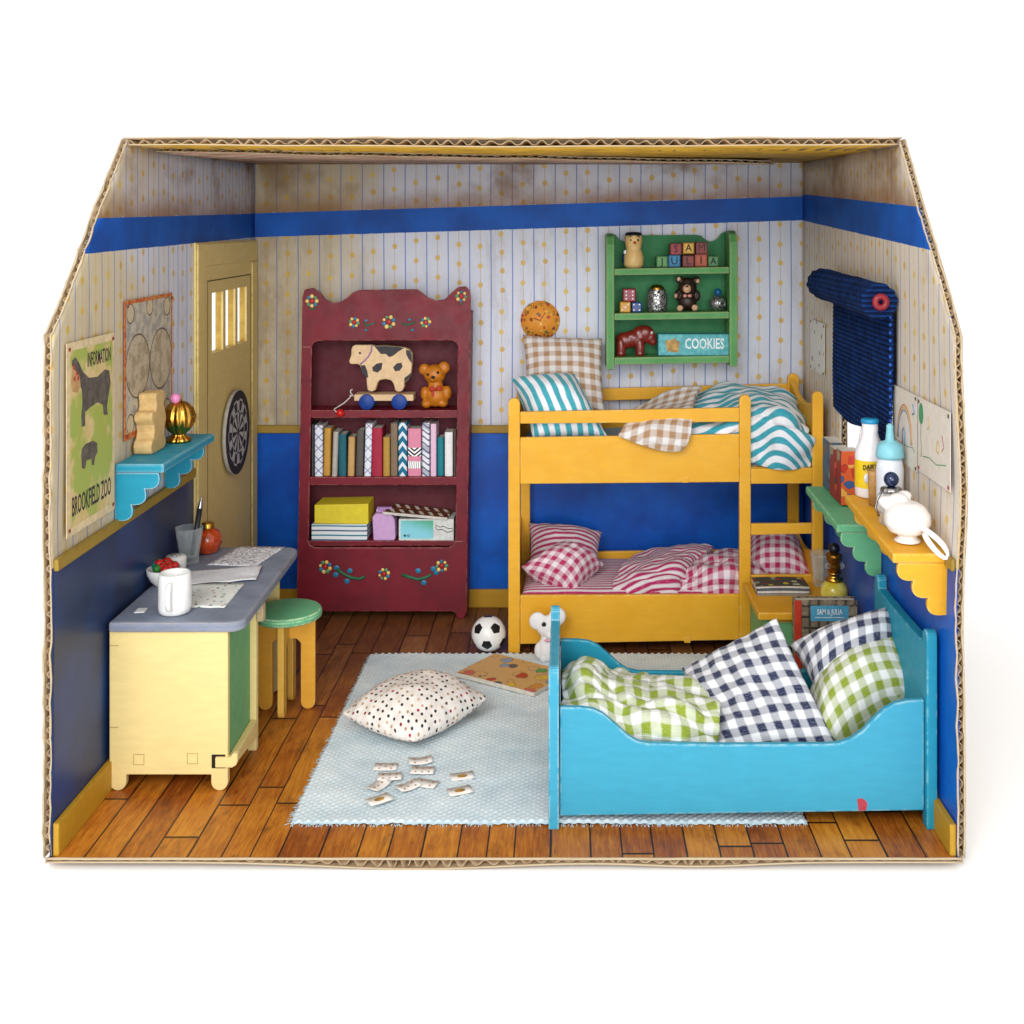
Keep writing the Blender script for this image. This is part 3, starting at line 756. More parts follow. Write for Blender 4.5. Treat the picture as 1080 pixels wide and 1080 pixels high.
def endb(x, z0, z1a, z1b, name='end_board'):
    bm = nb(); ys_ = [YBK+.52+(YR2-YBK-.54)*i/10 for i in range(11)]
    pts = [(YBK+.52, z0)]+[(YR2-.02, z0)]+[(y, z1a+(z1b-z1a)*((y-YBK)/(YR2-YBK))-.9*math.sin((y-YBK-.5)/(YR2-YBK-.5)*math.pi)) for y in ys_[::-1]]
    prism(bm, pts, 'x', x, x+.4); obj(name, bm, yel, BK, bevel=.05)
endb(xl_+.2, 13.6, 19.3, 19.3); endb(xl_+.2, 1.2, 8.3, 8.3); endb(xr_-.7, 13.6, 19.6, 20.2); endb(xr_-.7, 1.2, 8.0, 8.0)
bm = nb(); box(bm, xl_+.65, YBK+.5, 14.1, xr_-.75, YR2-.02, 14.5); obj('bed_base', bm, yel, BK)
bm = nb(); box(bm, xl_+.65, YBK+.5, 3.3, xr_-.75, YR2-.02, 3.7); obj('bed_base', bm, yel, BK)

# ================================================================ blue single bed
BD = root('single_bed', (9.8, 7.9, 0), 'turquoise wooden single bed with scooped side panel in the right foreground', 'bed')
def qs(p, Y): return (X(p[0], Y), Z(p[1], Y))
near = [(590.3, 746), (612, 746.3), (625, 748), (636, 753), (650, 765), (662, 776), (672, 782), (684, 784.5), (760, 785.5), (870, 785), (884, 784), (897, 780), (910, 771), (922, 758), (933, 748), (944, 742), (958, 739), (974.8, 738), (974.8, 855), (590.3, 861)]
YN = 3.15
bm = nb(); prism(bm, [qs(p, YN) for p in near], 'y', YN, YN+.4); obj('side_panel', bm, sky, BD, bevel=.09)
bm = nb(); dy = 9.6
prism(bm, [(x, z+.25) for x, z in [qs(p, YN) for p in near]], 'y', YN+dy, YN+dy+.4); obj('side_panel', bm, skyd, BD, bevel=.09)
def bed_end(x, th, ztop, zpan, name):
    bm = nb(); r_ = .42
    def pst(y):
        return [(y-r_, 0), (y+r_, 0), (y+r_, ztop-r_)]+[(y+r_*math.cos(a), ztop-r_+r_*math.sin(a)) for a in [k*math.pi/8 for k in range(1, 8)]]+[(y-r_, ztop-r_)]
    ya_, yb_ = YN+.05, YN+dy+.35
    # one outline: two posts and a scooped board between them
    pts = [(ya_-r_, 0), (ya_+r_, 0), (ya_+r_, 1.3), (yb_-r_, 1.3), (yb_-r_, 0), (yb_+r_, 0), (yb_+r_, ztop-r_)]
    pts += [(yb_+r_*math.cos(a), ztop-r_+r_*math.sin(a)) for a in [k*math.pi/8 for k in range(1, 8)]]+[(yb_-r_, ztop-r_-.3)]
    n_ = 10
    pts += [(yb_-r_-(yb_-ya_-2*r_)*i/n_, zpan+ (ztop-.8-zpan)*abs(1-2*i/n_)**2) for i in range(n_+1)]
    pts += [(ya_+r_, ztop-r_-.3)]+[(ya_+r_*math.cos(a), ztop-r_+r_*math.sin(a)) for a in [k*math.pi/8 for k in range(1, 8)]]+[(ya_-r_, ztop-r_)]
    prism(bm, pts, 'x', x, x+th); return obj(name, bm, skyd if name == 'headboard' else sky, BD, bevel=.1)
bed_end(X(578.5, 2.8), .58, 8.97, 8.1, 'footboard')
bed_end(X(975.3, YN), .6, 11.0, 10.1, 'headboard')
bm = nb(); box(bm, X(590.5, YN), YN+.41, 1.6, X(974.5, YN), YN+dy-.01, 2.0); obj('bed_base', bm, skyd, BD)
bm = nb(); c = P(909.5, 848.5, YN)
prism(bm, [(c.x-.22, c.z-.34), (c.x+.2, c.z-.34), (c.x+.28, c.z), (c.x+.22, c.z+.2), (c.x-.05, c.z+.36), (c.x-.3, c.z+.3), (c.x-.26, c.z)], 'y', YN-.01, YN+.02)
obj('red_paint_mark', bm, plain('red_mark', '#b23a4a', .5), BD)

# ================================================================ nightstand
NS = root('nightstand', (17.1, 24.2, 0), 'small nightstand with yellow top and green sides between bunk and blue bed', 'nightstand')
bm = nb(); box(bm, 13.7, 20.7, 5.35, 20.6, 27.7, 5.9); obj('table_top', bm, yel2, NS, bevel=.1)
for x_ in (14.2, 19.9):
    bm = nb(); prism(bm, [(21.2, 0), (22.2, 0), (22.6, 1), (25.8, 1), (26.2, 0), (27.2, 0), (27.2, 5.33), (21.2, 5.33)], 'x', x_, x_+.4); obj('side_panel', bm, green, NS, bevel=.05)
bm = nb(); box(bm, 14.62, 26.6, 1, 19.88, 26.9, 5.33); obj('back_panel', bm, green, NS)
bm = nb(); box(bm, 14.62, 21.4, 1.0, 19.88, 26.55, 1.3); obj('shelf', bm, green, NS)
bm = nb(); box(bm, 14.62, 21.35, 3.3, 19.88, 21.6, 5.2); box(bm, 14.62, 21.3, 5.0, 19.88, 21.34, 5.33, 1); dw = obj('drawer_front', bm, [green, yel2], NS, bevel=.05)
bm = nb(); ball(bm, (16.9, 21.2, 4.3), .22, 0, 12, 8); obj('knob', bm, yel2, dw)

# ================================================================ hanging green shelf
YG = 36.3
GS = root('hanging_shelf', (X(709, YG), 38, Z(388, YG)), 'green wooden shelf hanging on the back wall above the bunk bed', 'wall shelf')
def qg(px, py): return (X(px, YG), Z(py, YG))
def gz(px, py): return Z(py-(px-645)*.015, YG)
for a, b_, c_ in ((639.5, 648, 247), (769.5, 778, 244)):
    xa_, xb_ = X(a, YG), X(b_, YG); zt_, zb_ = Z(c_, YG), Z(390 if a < 700 else 387, YG)
    pts = [(YG, zb_), (YG+3.15, zb_), (YG+3.15, zt_), (YG+1.2, zt_+.05), (YG+.5, zt_-.2), (YG+.1, zt_-.9), (YG, zt_-1.5)]
    bm = nb(); prism(bm, pts, 'x', xa_, xb_); obj('side_panel', bm, lgreen, GS, bevel=.12)
top = [(648.5, 383), (769, 381), (769, 245), (765, 247), (761, 253), (754, 255.5), (748, 253), (744, 249), (738, 248), (680, 248.5), (674, 250), (668, 254), (662, 256), (655, 253), (651, 248), (648.5, 247)]
bm = nb(); prism(bm, [qg(*p) for p in top], 'y', YG+2.85, YG+3.14); obj('back_panel', bm, paint('wallshelf_green_back', '#2f7a4a', '#cbb286', .3, .5), GS)
GZ = []
for a, b_ in ((283.5, 290.5), (330.8, 338), (377.5, 385)):
    bm = nb(); pts = [(X(648.2, YG), Z(a, YG)), (X(769.3, YG), Z(a-2, YG)), (X(769.3, YG), Z(b_-2, YG)), (X(648.2, YG), Z(b_, YG))]
    prism(bm, pts, 'y', YG+.12, YG+2.84); obj('shelf', bm, lgreen, GS, bevel=.1); GZ.append((Z(a, YG), Z(a-2, YG)))
def shz(k, x):
    a, b_ = GZ[k]; t_ = (x-X(648.2, YG))/(X(769.3, YG)-X(648.2, YG)); return a+(b_-a)*t_
# ================================================================ rug
b = NB('rug_wool', .95, .05); x, y, z = b.xyz()
c = b.mix(b.noise(scale=6, detail=4).ramp(.3, .7), '#d9e5e8', '#ecf1f1')
c = b.mix(b.noise(scale=.35, detail=3).ramp(.35, .7)*.5, c, '#d2dce6')
hgt = z.ramp(.08, .26); c = b.mix(hgt, '#b4c8d0', c)
b.color(c); b.bump(b.noise(scale=22, detail=2), .5, .03); b.p.inputs['Sheen Weight'].default_value = .2
rx0, rx1, ry0, ry1 = -15.45, 13.5, 3.3, 28.35
bm = nb(); st = .125; nx_, ny_ = int((rx1-rx0)/st), int((ry1-ry0)/st); g = []
for i in range(nx_+1):
    r_ = []
    for j in range(ny_+1):
        x_ = rx0+i*st; y_ = ry0+j*st
        ph = math.tau*x_/.52; pv = math.tau*y_/.44
        h_ = .5+.5*math.sin(ph)*math.cos(pv)
        e_ = min(i, nx_-i, j, ny_-j)
        zz = .05+.16*h_ if e_ > 0 else .01
        ex = .10*noise.noise(V((y_*1.3, 1, 2)))+.06*math.sin(pv*1.0) if i in (0, nx_) else 0
        ey = .12*noise.noise(V((x_*1.1, 4, 2)))+.06*math.sin(ph) if j in (0, ny_) else 0
        skew = (y_-ry0)*.012+.25*noise.noise(V((x_*.05, y_*.05, 3)))
        r_.append(bm.verts.new((x_+ex+skew, y_+ey, zz+.05+.07*noise.noise(V((x_*.22, y_*.4, 0)))+.03*noise.noise(V((x_, y_, 0))))))
    g.append(r_)
for i in range(nx_):
    for j in range(ny_): face(bm, [g[i][j], g[i+1][j], g[i+1][j+1], g[i][j+1]], 0, True)
rg = obj('rug', bm, b.m, base=(-1, 16, 0), label='pale blue woven rug on the brown floorboards', cat='rug')
bm = nb(); rnd = random.Random(4)
for k in range(150):
    y_ = rnd.uniform(ry0, ry1); tube(bm, [(rx0+(y_-ry0)*.012, y_, .08), (rx0+(y_-ry0)*.012-rnd.uniform(.1, .3), y_+rnd.uniform(-.15, .15), .03)], .02, 4)
for k in range(190):
    x_ = rnd.uniform(rx0, rx1); tube(bm, [(x_, ry0, .08), (x_+rnd.uniform(-.12, .12), ry0-rnd.uniform(.08, .25), .02)], .02, 4)
bmesh.ops.translate(bm, verts=bm.verts, vec=(1, -16, 0)); obj('fringe', bm, b.m, rg, kind='stuff')

# ================================================================ cloth
f_brown = fabric('gingham_brown', '#a9825a', .98, white='#e4e2e2')
f_teal = fabric('stripe_teal', '#2ea5b5', .92, 'stripe', soft=.05)
f_teald = fabric('stripe_teal_duvet', '#2a9fb2', .98, 'stripev', p2=.98, soft=.05)
f_tick = fabric('ticking_navy', '#2c4f72', .22, 'stripev', p2=.30, white='#a8c3d6')
f_pink = fabric('gingham_pink', '#ae0052', .82, white='#e8dde4')
f_pinks = fabric('stripe_pink', '#ae085a', .45, 'stripev', p2=.48, white='#ded6da', soft=.12)
f_green = fabric('gingham_green', '#84961a', 1.03, white='#e9eae8')
f_navy = fabric('gingham_navy', '#1a2448', 1.03, white='#eceef2')

# upper bunk
cushion('pillow', [P(555, 436, 34.6), P(638, 434, 34.6), P(635, 357, 38.0), P(551.5, 353, 38.0)], 1.35, f_brown, 'brown gingham pillow standing upright against the back wall on the top bunk', 'pillow', pinch=.05, seed=1, n=34)
cushion('pillow', [P(562, 462, 29.6), P(642, 462, 30.0), P(606, 394, 33.4), P(539, 399, 33.0)], 2.5, f_teal, 'turquoise and white striped pillow leaning on the brown gingham pillow', 'pillow', pinch=.05, seed=2, n=34)
bm = cushion_bm([(xl_+.9, YBK+.7, 15.15), (X(850, YBK), YBK+.7, 15.15), (X(850, YBK), YR2-.3, 15.15), (xl_+.9, YR2-.3, 15.15)], 1.0, n=40, pinch=.01, power=.2, fullness=8, low=.8, wr=.05, seed=5)
obj('mattress', bm, f_tick, base=(7.5, 33, 14.5), label='thin blue ticking mattress on the top bunk', cat='mattress')
drape('quilt', [[P(741, 409, 34.5), P(728, 408.5, 34.5), P(705, 413, 34.6), P(664, 434, 34.6)],
                [P(733, 420, 32.6), P(722, 424, 32.4), P(700, 430, 32.2), P(664, 444, 32)],
                [P(731, 437, 29.6), P(716, 438, 29.4), P(690, 440, 29.4), P(661, 446, 29.6)],
                [P(730, 447, 28.3), P(712, 449, 28.15), P(684, 449.5, 28.1), P(657, 452, 28.2)],
                [P(728, 461, 27.9), P(708, 463, 27.8), P(684, 460, 27.8), P(653, 457, 28.0)],
                [P(720, 474.5, 27.95), P(703, 476, 27.8), P(684, 472, 27.8), P(652, 459, 28.05)]],
      f_brown, 'brown gingham quilt hanging over the top bunk side rail', 'quilt', thick=.34, wr=.12, ws=.6, seed=3)
drape('duvet', [[P(722, 418, 37.4), P(755, 406, 37.6), P(790, 404, 37.6), P(824, 409, 37.5), P(838, 425, 37.2)],
                [P(724, 426, 34.0), P(755, 417, 34), P(790, 412, 33.6), P(828, 420, 33.5), P(845, 440, 33.5)],
                [P(724, 444, 31.2), P(755, 438, 31), P(790, 424, 30.6), P(825, 428, 30.2), P(851, 452, 30.2)],
                [P(724, 458, 29.6), P(755, 456, 29.3), P(793, 436, 29.3), P(826, 438, 28.0), P(855, 455, 28.9)],
                [P(724, 466, 29.3), P(755, 466, 29.2), P(797, 462, 29.25), P(826, 466, 27.9), P(856, 472, 28.9)],
                [P(724, 472, 29.3), P(755, 474, 29.2), P(798, 489, 29.2), P(824, 493.5, 28.5), P(855, 492, 29.0)]],
      f_teald, 'turquoise striped duvet bulging out above the ladder on the top bunk', 'duvet', thick=.4, wr=.45, ws=.32, seed=8, k=11)
# lower bunk
bm = cushion_bm([(xl_+.9, YBK+.6, 4.25), (xr_-.9, YBK+.6, 4.25), (xr_-.9, YR2-.3, 4.25), (xl_+.9, YR2-.3, 4.25)], .62, n=44, pinch=.01, power=.2, fullness=8, low=.8, wr=.1, seed=6)
obj('mattress', bm, f_pinks, base=(7.5, 33, 3.7), label='pink striped mattress on the bottom bunk', cat='mattress')
cushion('pillow', [P(557, 603, 34.2), P(631, 600, 34.2), P(635, 561, 37.6), P(558, 552, 37.6)], 1.9, f_pinks, 'pink striped pillow at the back of the bottom bunk', 'pillow', pinch=.06, seed=11, n=34)
cushion('pillow', [P(549, 598, 30.2), P(606, 628, 29.6), P(637, 596, 33.0), P(590, 574, 34.0)], 2.2, f_pink, 'pink gingham pillow leaning in front of the pink striped pillow', 'pillow', pinch=.07, seed=12, n=34)
drape('blanket', [[P(668, 588, 36.6), P(700, 580, 36.8), P(728, 574, 37), P(752, 577, 37)],
                  [P(658, 599, 33.6), P(692, 588, 33.6), P(722, 580, 34.2), P(748, 581, 34.6)],
                  [P(648, 612, 31.0), P(684, 600, 30.6), P(716, 592, 31.2), P(733, 592, 32.6)],
                  [P(646, 622, 29.8), P(682, 612, 29.5), P(715, 608, 29.8), P(724, 604, 31.0)],
                  [P(647, 628, 29.5), P(682, 627, 29.3), P(714, 628, 29.3), P(718, 618, 30.6)]],
      f_pinks, 'folded pink striped blanket heaped in the middle of the bottom bunk', 'blanket', thick=.5, wr=.35, ws=.45, seed=13, k=10)
drape('sheet', [[P(712, 594, 36.4), P(745, 584, 36.6), P(775, 580, 36.6), P(815, 583, 36.6)],
                [P(712, 596, 33.6), P(745, 588, 33.4), P(775, 585, 33), P(815, 590, 33)],
                [P(712, 606, 31.2), P(745, 594, 30.8), P(775, 592, 30.6), P(815, 600, 31)],
                [P(712, 612, 29.7), P(745, 608, 29.3), P(775, 606, 29.3), P(815, 612, 29.6)],
                [P(712, 628, 29.2), P(745, 630, 29.1), P(775, 630, 29.1), P(815, 630, 29.4)]],
      f_pink, 'rumpled pink gingham sheet on the bottom bunk', 'sheet', thick=.3, wr=.5, ws=.5, seed=14, k=10)
cushion('pillow', [P(784, 606, 30.6), P(855, 607, 30.2), P(842, 566, 35.6), P(790, 563, 35.8)], 1.9, f_pink, 'pink gingham pillow seen through the ladder of the bottom bunk', 'pillow', pinch=.06, seed=15, n=34)
# blue bed
drape('duvet', [[P(594, 712, 12.4), P(622, 706, 12.4), P(655, 712, 12.4), P(700, 716, 12.4), P(760, 718, 12.4)],
                [P(593, 706, 10.0), P(618, 695, 10.2), P(650, 712, 10.0), P(690, 712, 10), P(760, 720, 10)],
                [P(592, 718, 7.5), P(618, 712, 7.4), P(648, 722, 7.4), P(688, 730, 7.0), P(760, 738, 7)],
                [P(592, 732, 5.6), P(622, 732, 5.2), P(655, 738, 5.2), P(690, 742, 5.0), P(760, 750, 5)],
                [P(592, 742, 4.4), P(622, 752, 4.2), P(658, 768, 4.1), P(690, 768, 4.1), P(760, 772, 4.1)],
                [P(592, 762, 4.0), P(622, 772, 3.9), P(660, 794, 3.9), P(690, 798, 3.9), P(760, 798, 3.9)]],
      f_green, 'green gingham duvet crumpled at the foot of the blue bed', 'duvet', thick=.4, wr=.62, ws=.42, seed=21, k=12)
cushion('pillow', [P(868, 790, 4.9), P(968, 722, 7.2), P(959, 662, 11.6), P(850, 740, 10.6)], 2.6, f_green, 'green gingham pillow against the headboard of the blue bed', 'pillow', pinch=.05, seed=22, n=36)
cushion('pillow', [P(862, 734, 8.4), P(946, 694, 9.4), P(960, 638, 12.2), P(832, 680, 11.6)], 2.3, f_navy, 'small navy gingham pillow resting on the green gingham pillow', 'pillow', pinch=.06, seed=23, n=36)
cushion('pillow', [P(753, 792, 4.8), P(884, 787, 4.7), P(819, 652, 10.6), P(719, 705, 11.2)], 1.0, f_navy, 'large flat navy gingham pillow lying across the middle of the blue bed', 'pillow', pinch=.03, seed=24, n=48, power=.45, wr=.45)
bm = cushion_bm([(X(592, YN), YN+.6, 2.75), (X(970, YN), YN+.6, 2.75), (X(970, YN), YN+dy-.2, 2.75), (X(592, YN), YN+dy-.2, 2.75)], .8, n=30, pinch=.01, power=.2, fullness=8, low=.8)
obj('mattress', bm, f_green, base=(9.5, 8, 2.0), label='green gingham mattress in the blue bed, under the duvet and pillows', cat='mattress')
# spotted floor cushion
b = NB('spotted_cotton', .9, .1); u, v, _ = b.xyz('UV')
base_c = b.mix(b.noise(b.vec(u, v, 0.0), 2, 4).ramp(.3, .7), '#ddd3ca', '#ebe4dd')
sc_ = 2.0
uv3 = b.vec(u, v, 0.0)
vo = b.n('ShaderNodeTexVoronoi'); vo.inputs['Scale'].default_value = sc_; vo.inputs['Randomness'].default_value = .42; vo.voronoi_dimensions = '2D'
b.nt.links.new(uv3.k, vo.inputs['Vector'])
dist = S(b, vo.outputs['Distance']); cc_ = b.n('ShaderNodeSeparateXYZ'); b.nt.links.new(vo.outputs['Color'], cc_.inputs[0])
dc = b.cramp(S(b, cc_.outputs[0]), [(0, '#2c2c34'), (.38, '#56403c'), (.55, '#b09070'), (.72, '#a8284e'), (.82, '#c9a890'), (.92, '#8c2030')], True)
b.color(b.mix(1.0-dist.ramp(.17, .23), base_c, dc)); b.bump(b.noise(uv3, 8, 3), .3, .03)
cushion('floor_cushion', [P(361, 753, 14.6), P(437, 782, 11.2), P(514, 737, 16.6), P(440, 716, 21.5)], 1.95, b.m, 'plump cream cushion with small coloured dots lying on the rug', 'cushion', pinch=-.05, seed=31, low=.62, n=44, wr=.12)
# ================================================================ shared small materials
paper = plain('paper_white', '#eceae6', .8, var=.04); pages = plain('page_edges', '#d9d2c4', .9, var=.08)
white_gl = plain('white_porcelain', '#f1f0ee', .25, var=.02, spec=.5)
black = plain('black_paint', '#15151a', .35, var=.05); ink = plain('ink', '#2a2a30', .7)
gold = plain('gold_metal', '#d9a544', .22, 1); silver = plain('silver_metal', '#b4b4b6', .28, 1)
whitep = plain('white_plastic', '#f2f1f0', .4, var=.03)
red = plain('red_bead', '#d4201c', .3); woodp = plain('pale_wood', '#e0bf94', .55, var=.08)
def glassm():
    b = NB('clear_glass', .06, .8); b.color('#eef4f6')
    lw = b.n('ShaderNodeLayerWeight'); lw.inputs['Blend'].default_value = .35
    tr = b.n('ShaderNodeBsdfTransparent'); tr.inputs[0].default_value = (.93, .95, .95, 1)
    mx = b.n('ShaderNodeMixShader'); f = S(b, lw.outputs['Facing']).ramp(.1, .95)*.62+.10
    b.nt.links.new(f.k, mx.inputs[0]); b.nt.links.new(tr.outputs[0], mx.inputs[1]); b.nt.links.new(b.p.outputs[0], mx.inputs[2])
    b.nt.links.new(mx.outputs[0], b.nt.nodes['Material Output'].inputs['Surface']); return b.m
glass = glassm()
def pb(bm, px, py, Y, rx, ry=None, rd=None, mi=0, u=18, v=12, rot=None):
    s = (Y+CAMD)/F; ball(bm, P(px, py, Y), (rx*s, (rd or rx)*s, (ry or rx)*s), mi, u, v, rot)
def merged(o, vox=.07, k=6):
    m = o.modifiers.new('remesh', 'REMESH'); m.mode = 'VOXEL'; m.voxel_size = vox; m.use_smooth_shade = True
    s = o.modifiers.new('smooth', 'SMOOTH'); s.factor = .5; s.iterations = k; return o
def scribble(name, base, cols, scale=2.2, thr=.42, kind='Object', lines=True):
    """printed picture: irregular patches of several inks with thin outlines on a plain ground"""
    k = ('s', name)
    if k in _c: return _c[k]
    b = NB(name, .55, .25); v = b.obj(kind)
    ns = b.noise(v, scale*.8, 3, .6); wv = b.n('ShaderNodeVectorMath'); wv.operation = 'ADD'
    nn = b.n('ShaderNodeTexNoise'); nn.inputs['Scale'].default_value = scale; b.nt.links.new(v.k, nn.inputs['Vector'])
    sc = b.n('ShaderNodeVectorMath'); sc.operation = 'SCALE'; sc.inputs['Scale'].default_value = .8/scale; b.nt.links.new(nn.outputs['Color'], sc.inputs[0])
    b.nt.links.new(v.k, wv.inputs[0]); b.nt.links.new(sc.outputs[0], wv.inputs[1]); vv = S(b, wv.outputs[0])
    vo = b.n('ShaderNodeTexVoronoi'); vo.inputs['Scale'].default_value = scale; b.nt.links.new(vv.k, vo.inputs['Vector'])
    x_ = b.n('ShaderNodeSeparateXYZ'); b.nt.links.new(vo.outputs['Color'], x_.inputs[0]); h = S(b, x_.outputs[0]); d = S(b, vo.outputs['Distance'])
    pal = b.cramp(h, [(i/len(cols), c) for i, c in enumerate(cols)], True)
    m = (1.0-d.ramp(thr-.05, thr))*S(b, x_.outputs[1]).gt(.25)
    c = b.mix(m, base, pal)
    if lines: c = b.mix((d-thr+.03).abs().lt(.025)*.5, c, '#3a3030')
    c = b.mix(ns.ramp(.6, .75)*.3, c, '#6b5a4a')
    b.color(c); _c[k] = b.m; return b.m
def lineart(name, base='#e6e6ea', inkc='#33333a', sc=3.0, amt=.75):
    k = ('l', name)
    if k in _c: return _c[k]
    b = NB(name, .8, .1); n = b.noise(scale=sc, detail=1); n2 = b.noise(scale=sc*1.7, detail=1)
    l = b.math('MAXIMUM', 1.0-(((n*7.0).fract()-.5).abs()).ramp(.05, .14), 1.0-(((n2*6.0).fract()-.5).abs()).ramp(.05, .14))
    b.color(b.mix(l*amt, base, inkc)); _c[k] = b.m; return b.m

# ================================================================ left wall
def LW(px, py):
    d = XL*F/(px-CX); return (d-CAMD, CAMH-(py-CY)/F*d)
def flat_left(name, y0, y1, z0, z1, mat, label, cat, off=.10, th=.04, tilt=0, border=None, bm_=None):
    bm = nb(); box(bm, XL+off, y0, z0, XL+off+th, y1, z1)
    r = obj(name, bm, mat, base=(XL, (y0+y1)/2, z0), label=label, cat=cat); return r
def localize(bm, parent):
    bmesh.ops.translate(bm, verts=bm.verts, vec=-parent.location); return bm
def sub(name, bm, mats, parent, **kw):   # child of a thing that is one mesh (its own location is not zero)
    return obj(name, localize(bm, parent), mats, parent, **kw)
zp = lambda x, y: LW(55+x/3.857, 300+y/3.857)
b = NB('zoo_print', .6, .2)
c = b.mix(b.noise(scale=.42, detail=3).ramp(.46, .56), '#a5b25a', '#d9bf8c'); c = b.mix(b.noise(scale=.9, detail=5).ramp(.45, .7)*.4, c, '#b7a83c')
b.color(c); zoo_m = b.m
po = flat_left('animal_poster', 1.45, 8.0, 16.5, 27.1, plain('poster_margin', '#e6d0a4', .7), 'green and tan zoo poster with two grey animals, nearest the front of the left wall', 'poster', off=.16)
ox = XL+.20
bm = nb(); box(bm, ox, 1.85, 16.95, ox+.006, 7.65, 26.65); sub('printed_ground', bm, zoo_m, po)
an = [(65,310),(80,295),(95,320),(110,355),(135,380),(170,375),(200,345),(218,350),(224,400),(215,450),(208,500),(212,530),(195,530),(192,490),(170,480),(140,500),(118,520),(120,575),(105,580),(103,540),(108,480),(105,430),(95,400),(80,360),(65,330)]
an2 = [(105,670),(120,650),(150,635),(168,645),(170,680),(160,700),(155,735),(146,735),(145,710),(125,715),(118,750),(106,748),(103,700)]
grp = plain('print_grey', '#6e655c', .7, var=.25)
bm = nb(); prism(bm, [zp(*p) for p in an], 'x', ox+.007, ox+.014); sub('printed_animal', bm, grp, po)
bm = nb(); prism(bm, [zp(*p) for p in an2], 'x', ox+.007, ox+.014); sub('printed_animal', bm, grp, po)
bm = nb(); prism(bm, [zp(*p) for p in [(66,340),(80,352),(95,372),(100,410),(88,440),(68,438),(62,400)]], 'x', ox+.0145, ox+.018); sub('printed_face', bm, plain('print_tan', '#cda06c', .7), po)
bm = nb(); 
for q_ in ((72, 338), (84, 362), (90, 382), (76, 385)):
    y_, z_ = zp(*q_); prism(bm, [(y_-.12, z_-.1), (y_+.12, z_-.14), (y_+.1, z_+.16), (y_-.1, z_+.12)], 'x', ox+.0185, ox+.021)
sub('printed_red_mark', bm, plain('print_red', '#c0453a', .7), po)
bm = nb(); text(bm, 'INFORMATION', 1.15, (ox+.012, 5.75, 25.85), (0, 1, 0), (0, 0, 1), .004, sx=.42, bold=.012)
sub('lettering', bm, ink, po); bm = nb()
text(bm, 'BROOKFIELD ZOO', 1.5, (ox+.012, 4.75, 18.0), (0, 1, 0), (0, 0, 1), .004, sx=.42, bold=.02)
sub('lettering', bm, ink, po)
pin = plain('pin_red', '#8c2a1e', .5)
def pins(par, pts, ax='l', m=None):
    for y_, z_ in pts:
        bm = nb(); xx = XL+.22 if ax == 'l' else XR-.16
        box(bm, xx, y_-.1, z_-.1, xx+(.04 if ax == 'l' else -.04), y_+.1, z_+.1); sub('corner_tack', bm, m or pin, par, bevel=.02)
pins(po, [(1.75, 26.75), (7.7, 26.75), (1.75, 16.85), (7.7, 16.85)])
# world map
b = NB('map_print', .65, .2); x, y, z = b.xyz()
cy_, cz_ = 14.0-13.95, 24.6-20.2
def hemi(dy, r_, z0_=0): 
    a = y-(dy); c_ = z-(cz_+z0_); return b.math('SQRT', a*a+c_*c_)
h1, h2_ = hemi(-2.05, 2), hemi(2.05, 2)
ins = b.math('MAXIMUM', h1.lt(2.0), h2_.lt(2.0))
ring = b.math('MAXIMUM', (h1-2.0).abs().lt(.05), (h2_-2.0).abs().lt(.05))
sc_ = b.noise(scale=2.2, detail=5, rough=.7); ln = 1.0-(((sc_*7.0).fract()-.5).abs()).ramp(.02, .1)
outc = b.mix((b.noise(scale=1.6, detail=4).ramp(.4, .6)), '#a39e98', '#c6bca6')
inc = b.mix(b.noise(scale=.9, detail=4).ramp(.45, .6), '#c3b49a', '#a9987c')
c = b.mix(ins, outc, inc); c = b.mix(ln*.45, c, '#4e453c'); c = b.mix(ring, c, '#574c40')
grat = 1.0-(((y*1.3).fract()-.5).abs()*(((z*1.3).fract()-.5).abs())).ramp(.0, .01); c = b.mix(grat*.25*ins, c, '#5e5244')
for dy, dz, r0 in ((-3.3, 3.4, .6), (3.2, 3.4, .6), (0.0, 3.6, .55), (-3.3, -3.5, .6), (3.2, -3.5, .6), (0, -3.4, .7)):
    a = y-dy; e = z-(cz_+dz); rr_ = b.math('SQRT', a*a+e*e); c = b.mix(rr_.lt(r0)*.8, c, '#cdbb98'); c = b.mix((rr_-r0).abs().lt(.04), c, '#4e453c')
bd = b.math('MAXIMUM', (y).abs().gt(4.02), (z-cz_).abs().gt(4.0)); c = b.mix(bd, c, b.mix(b.noise(scale=4).ramp(.4, .6), '#c98a4e', '#b8502e'))
b.color(c)
mp = flat_left('world_map', 9.7, 18.2, 20.2, 28.85, b.m, 'old world map with two hemispheres and an orange border, pinned above the teal shelf', 'map')
pins(mp, [(10.0, 28.5), (17.9, 28.5), (10.0, 20.5)])
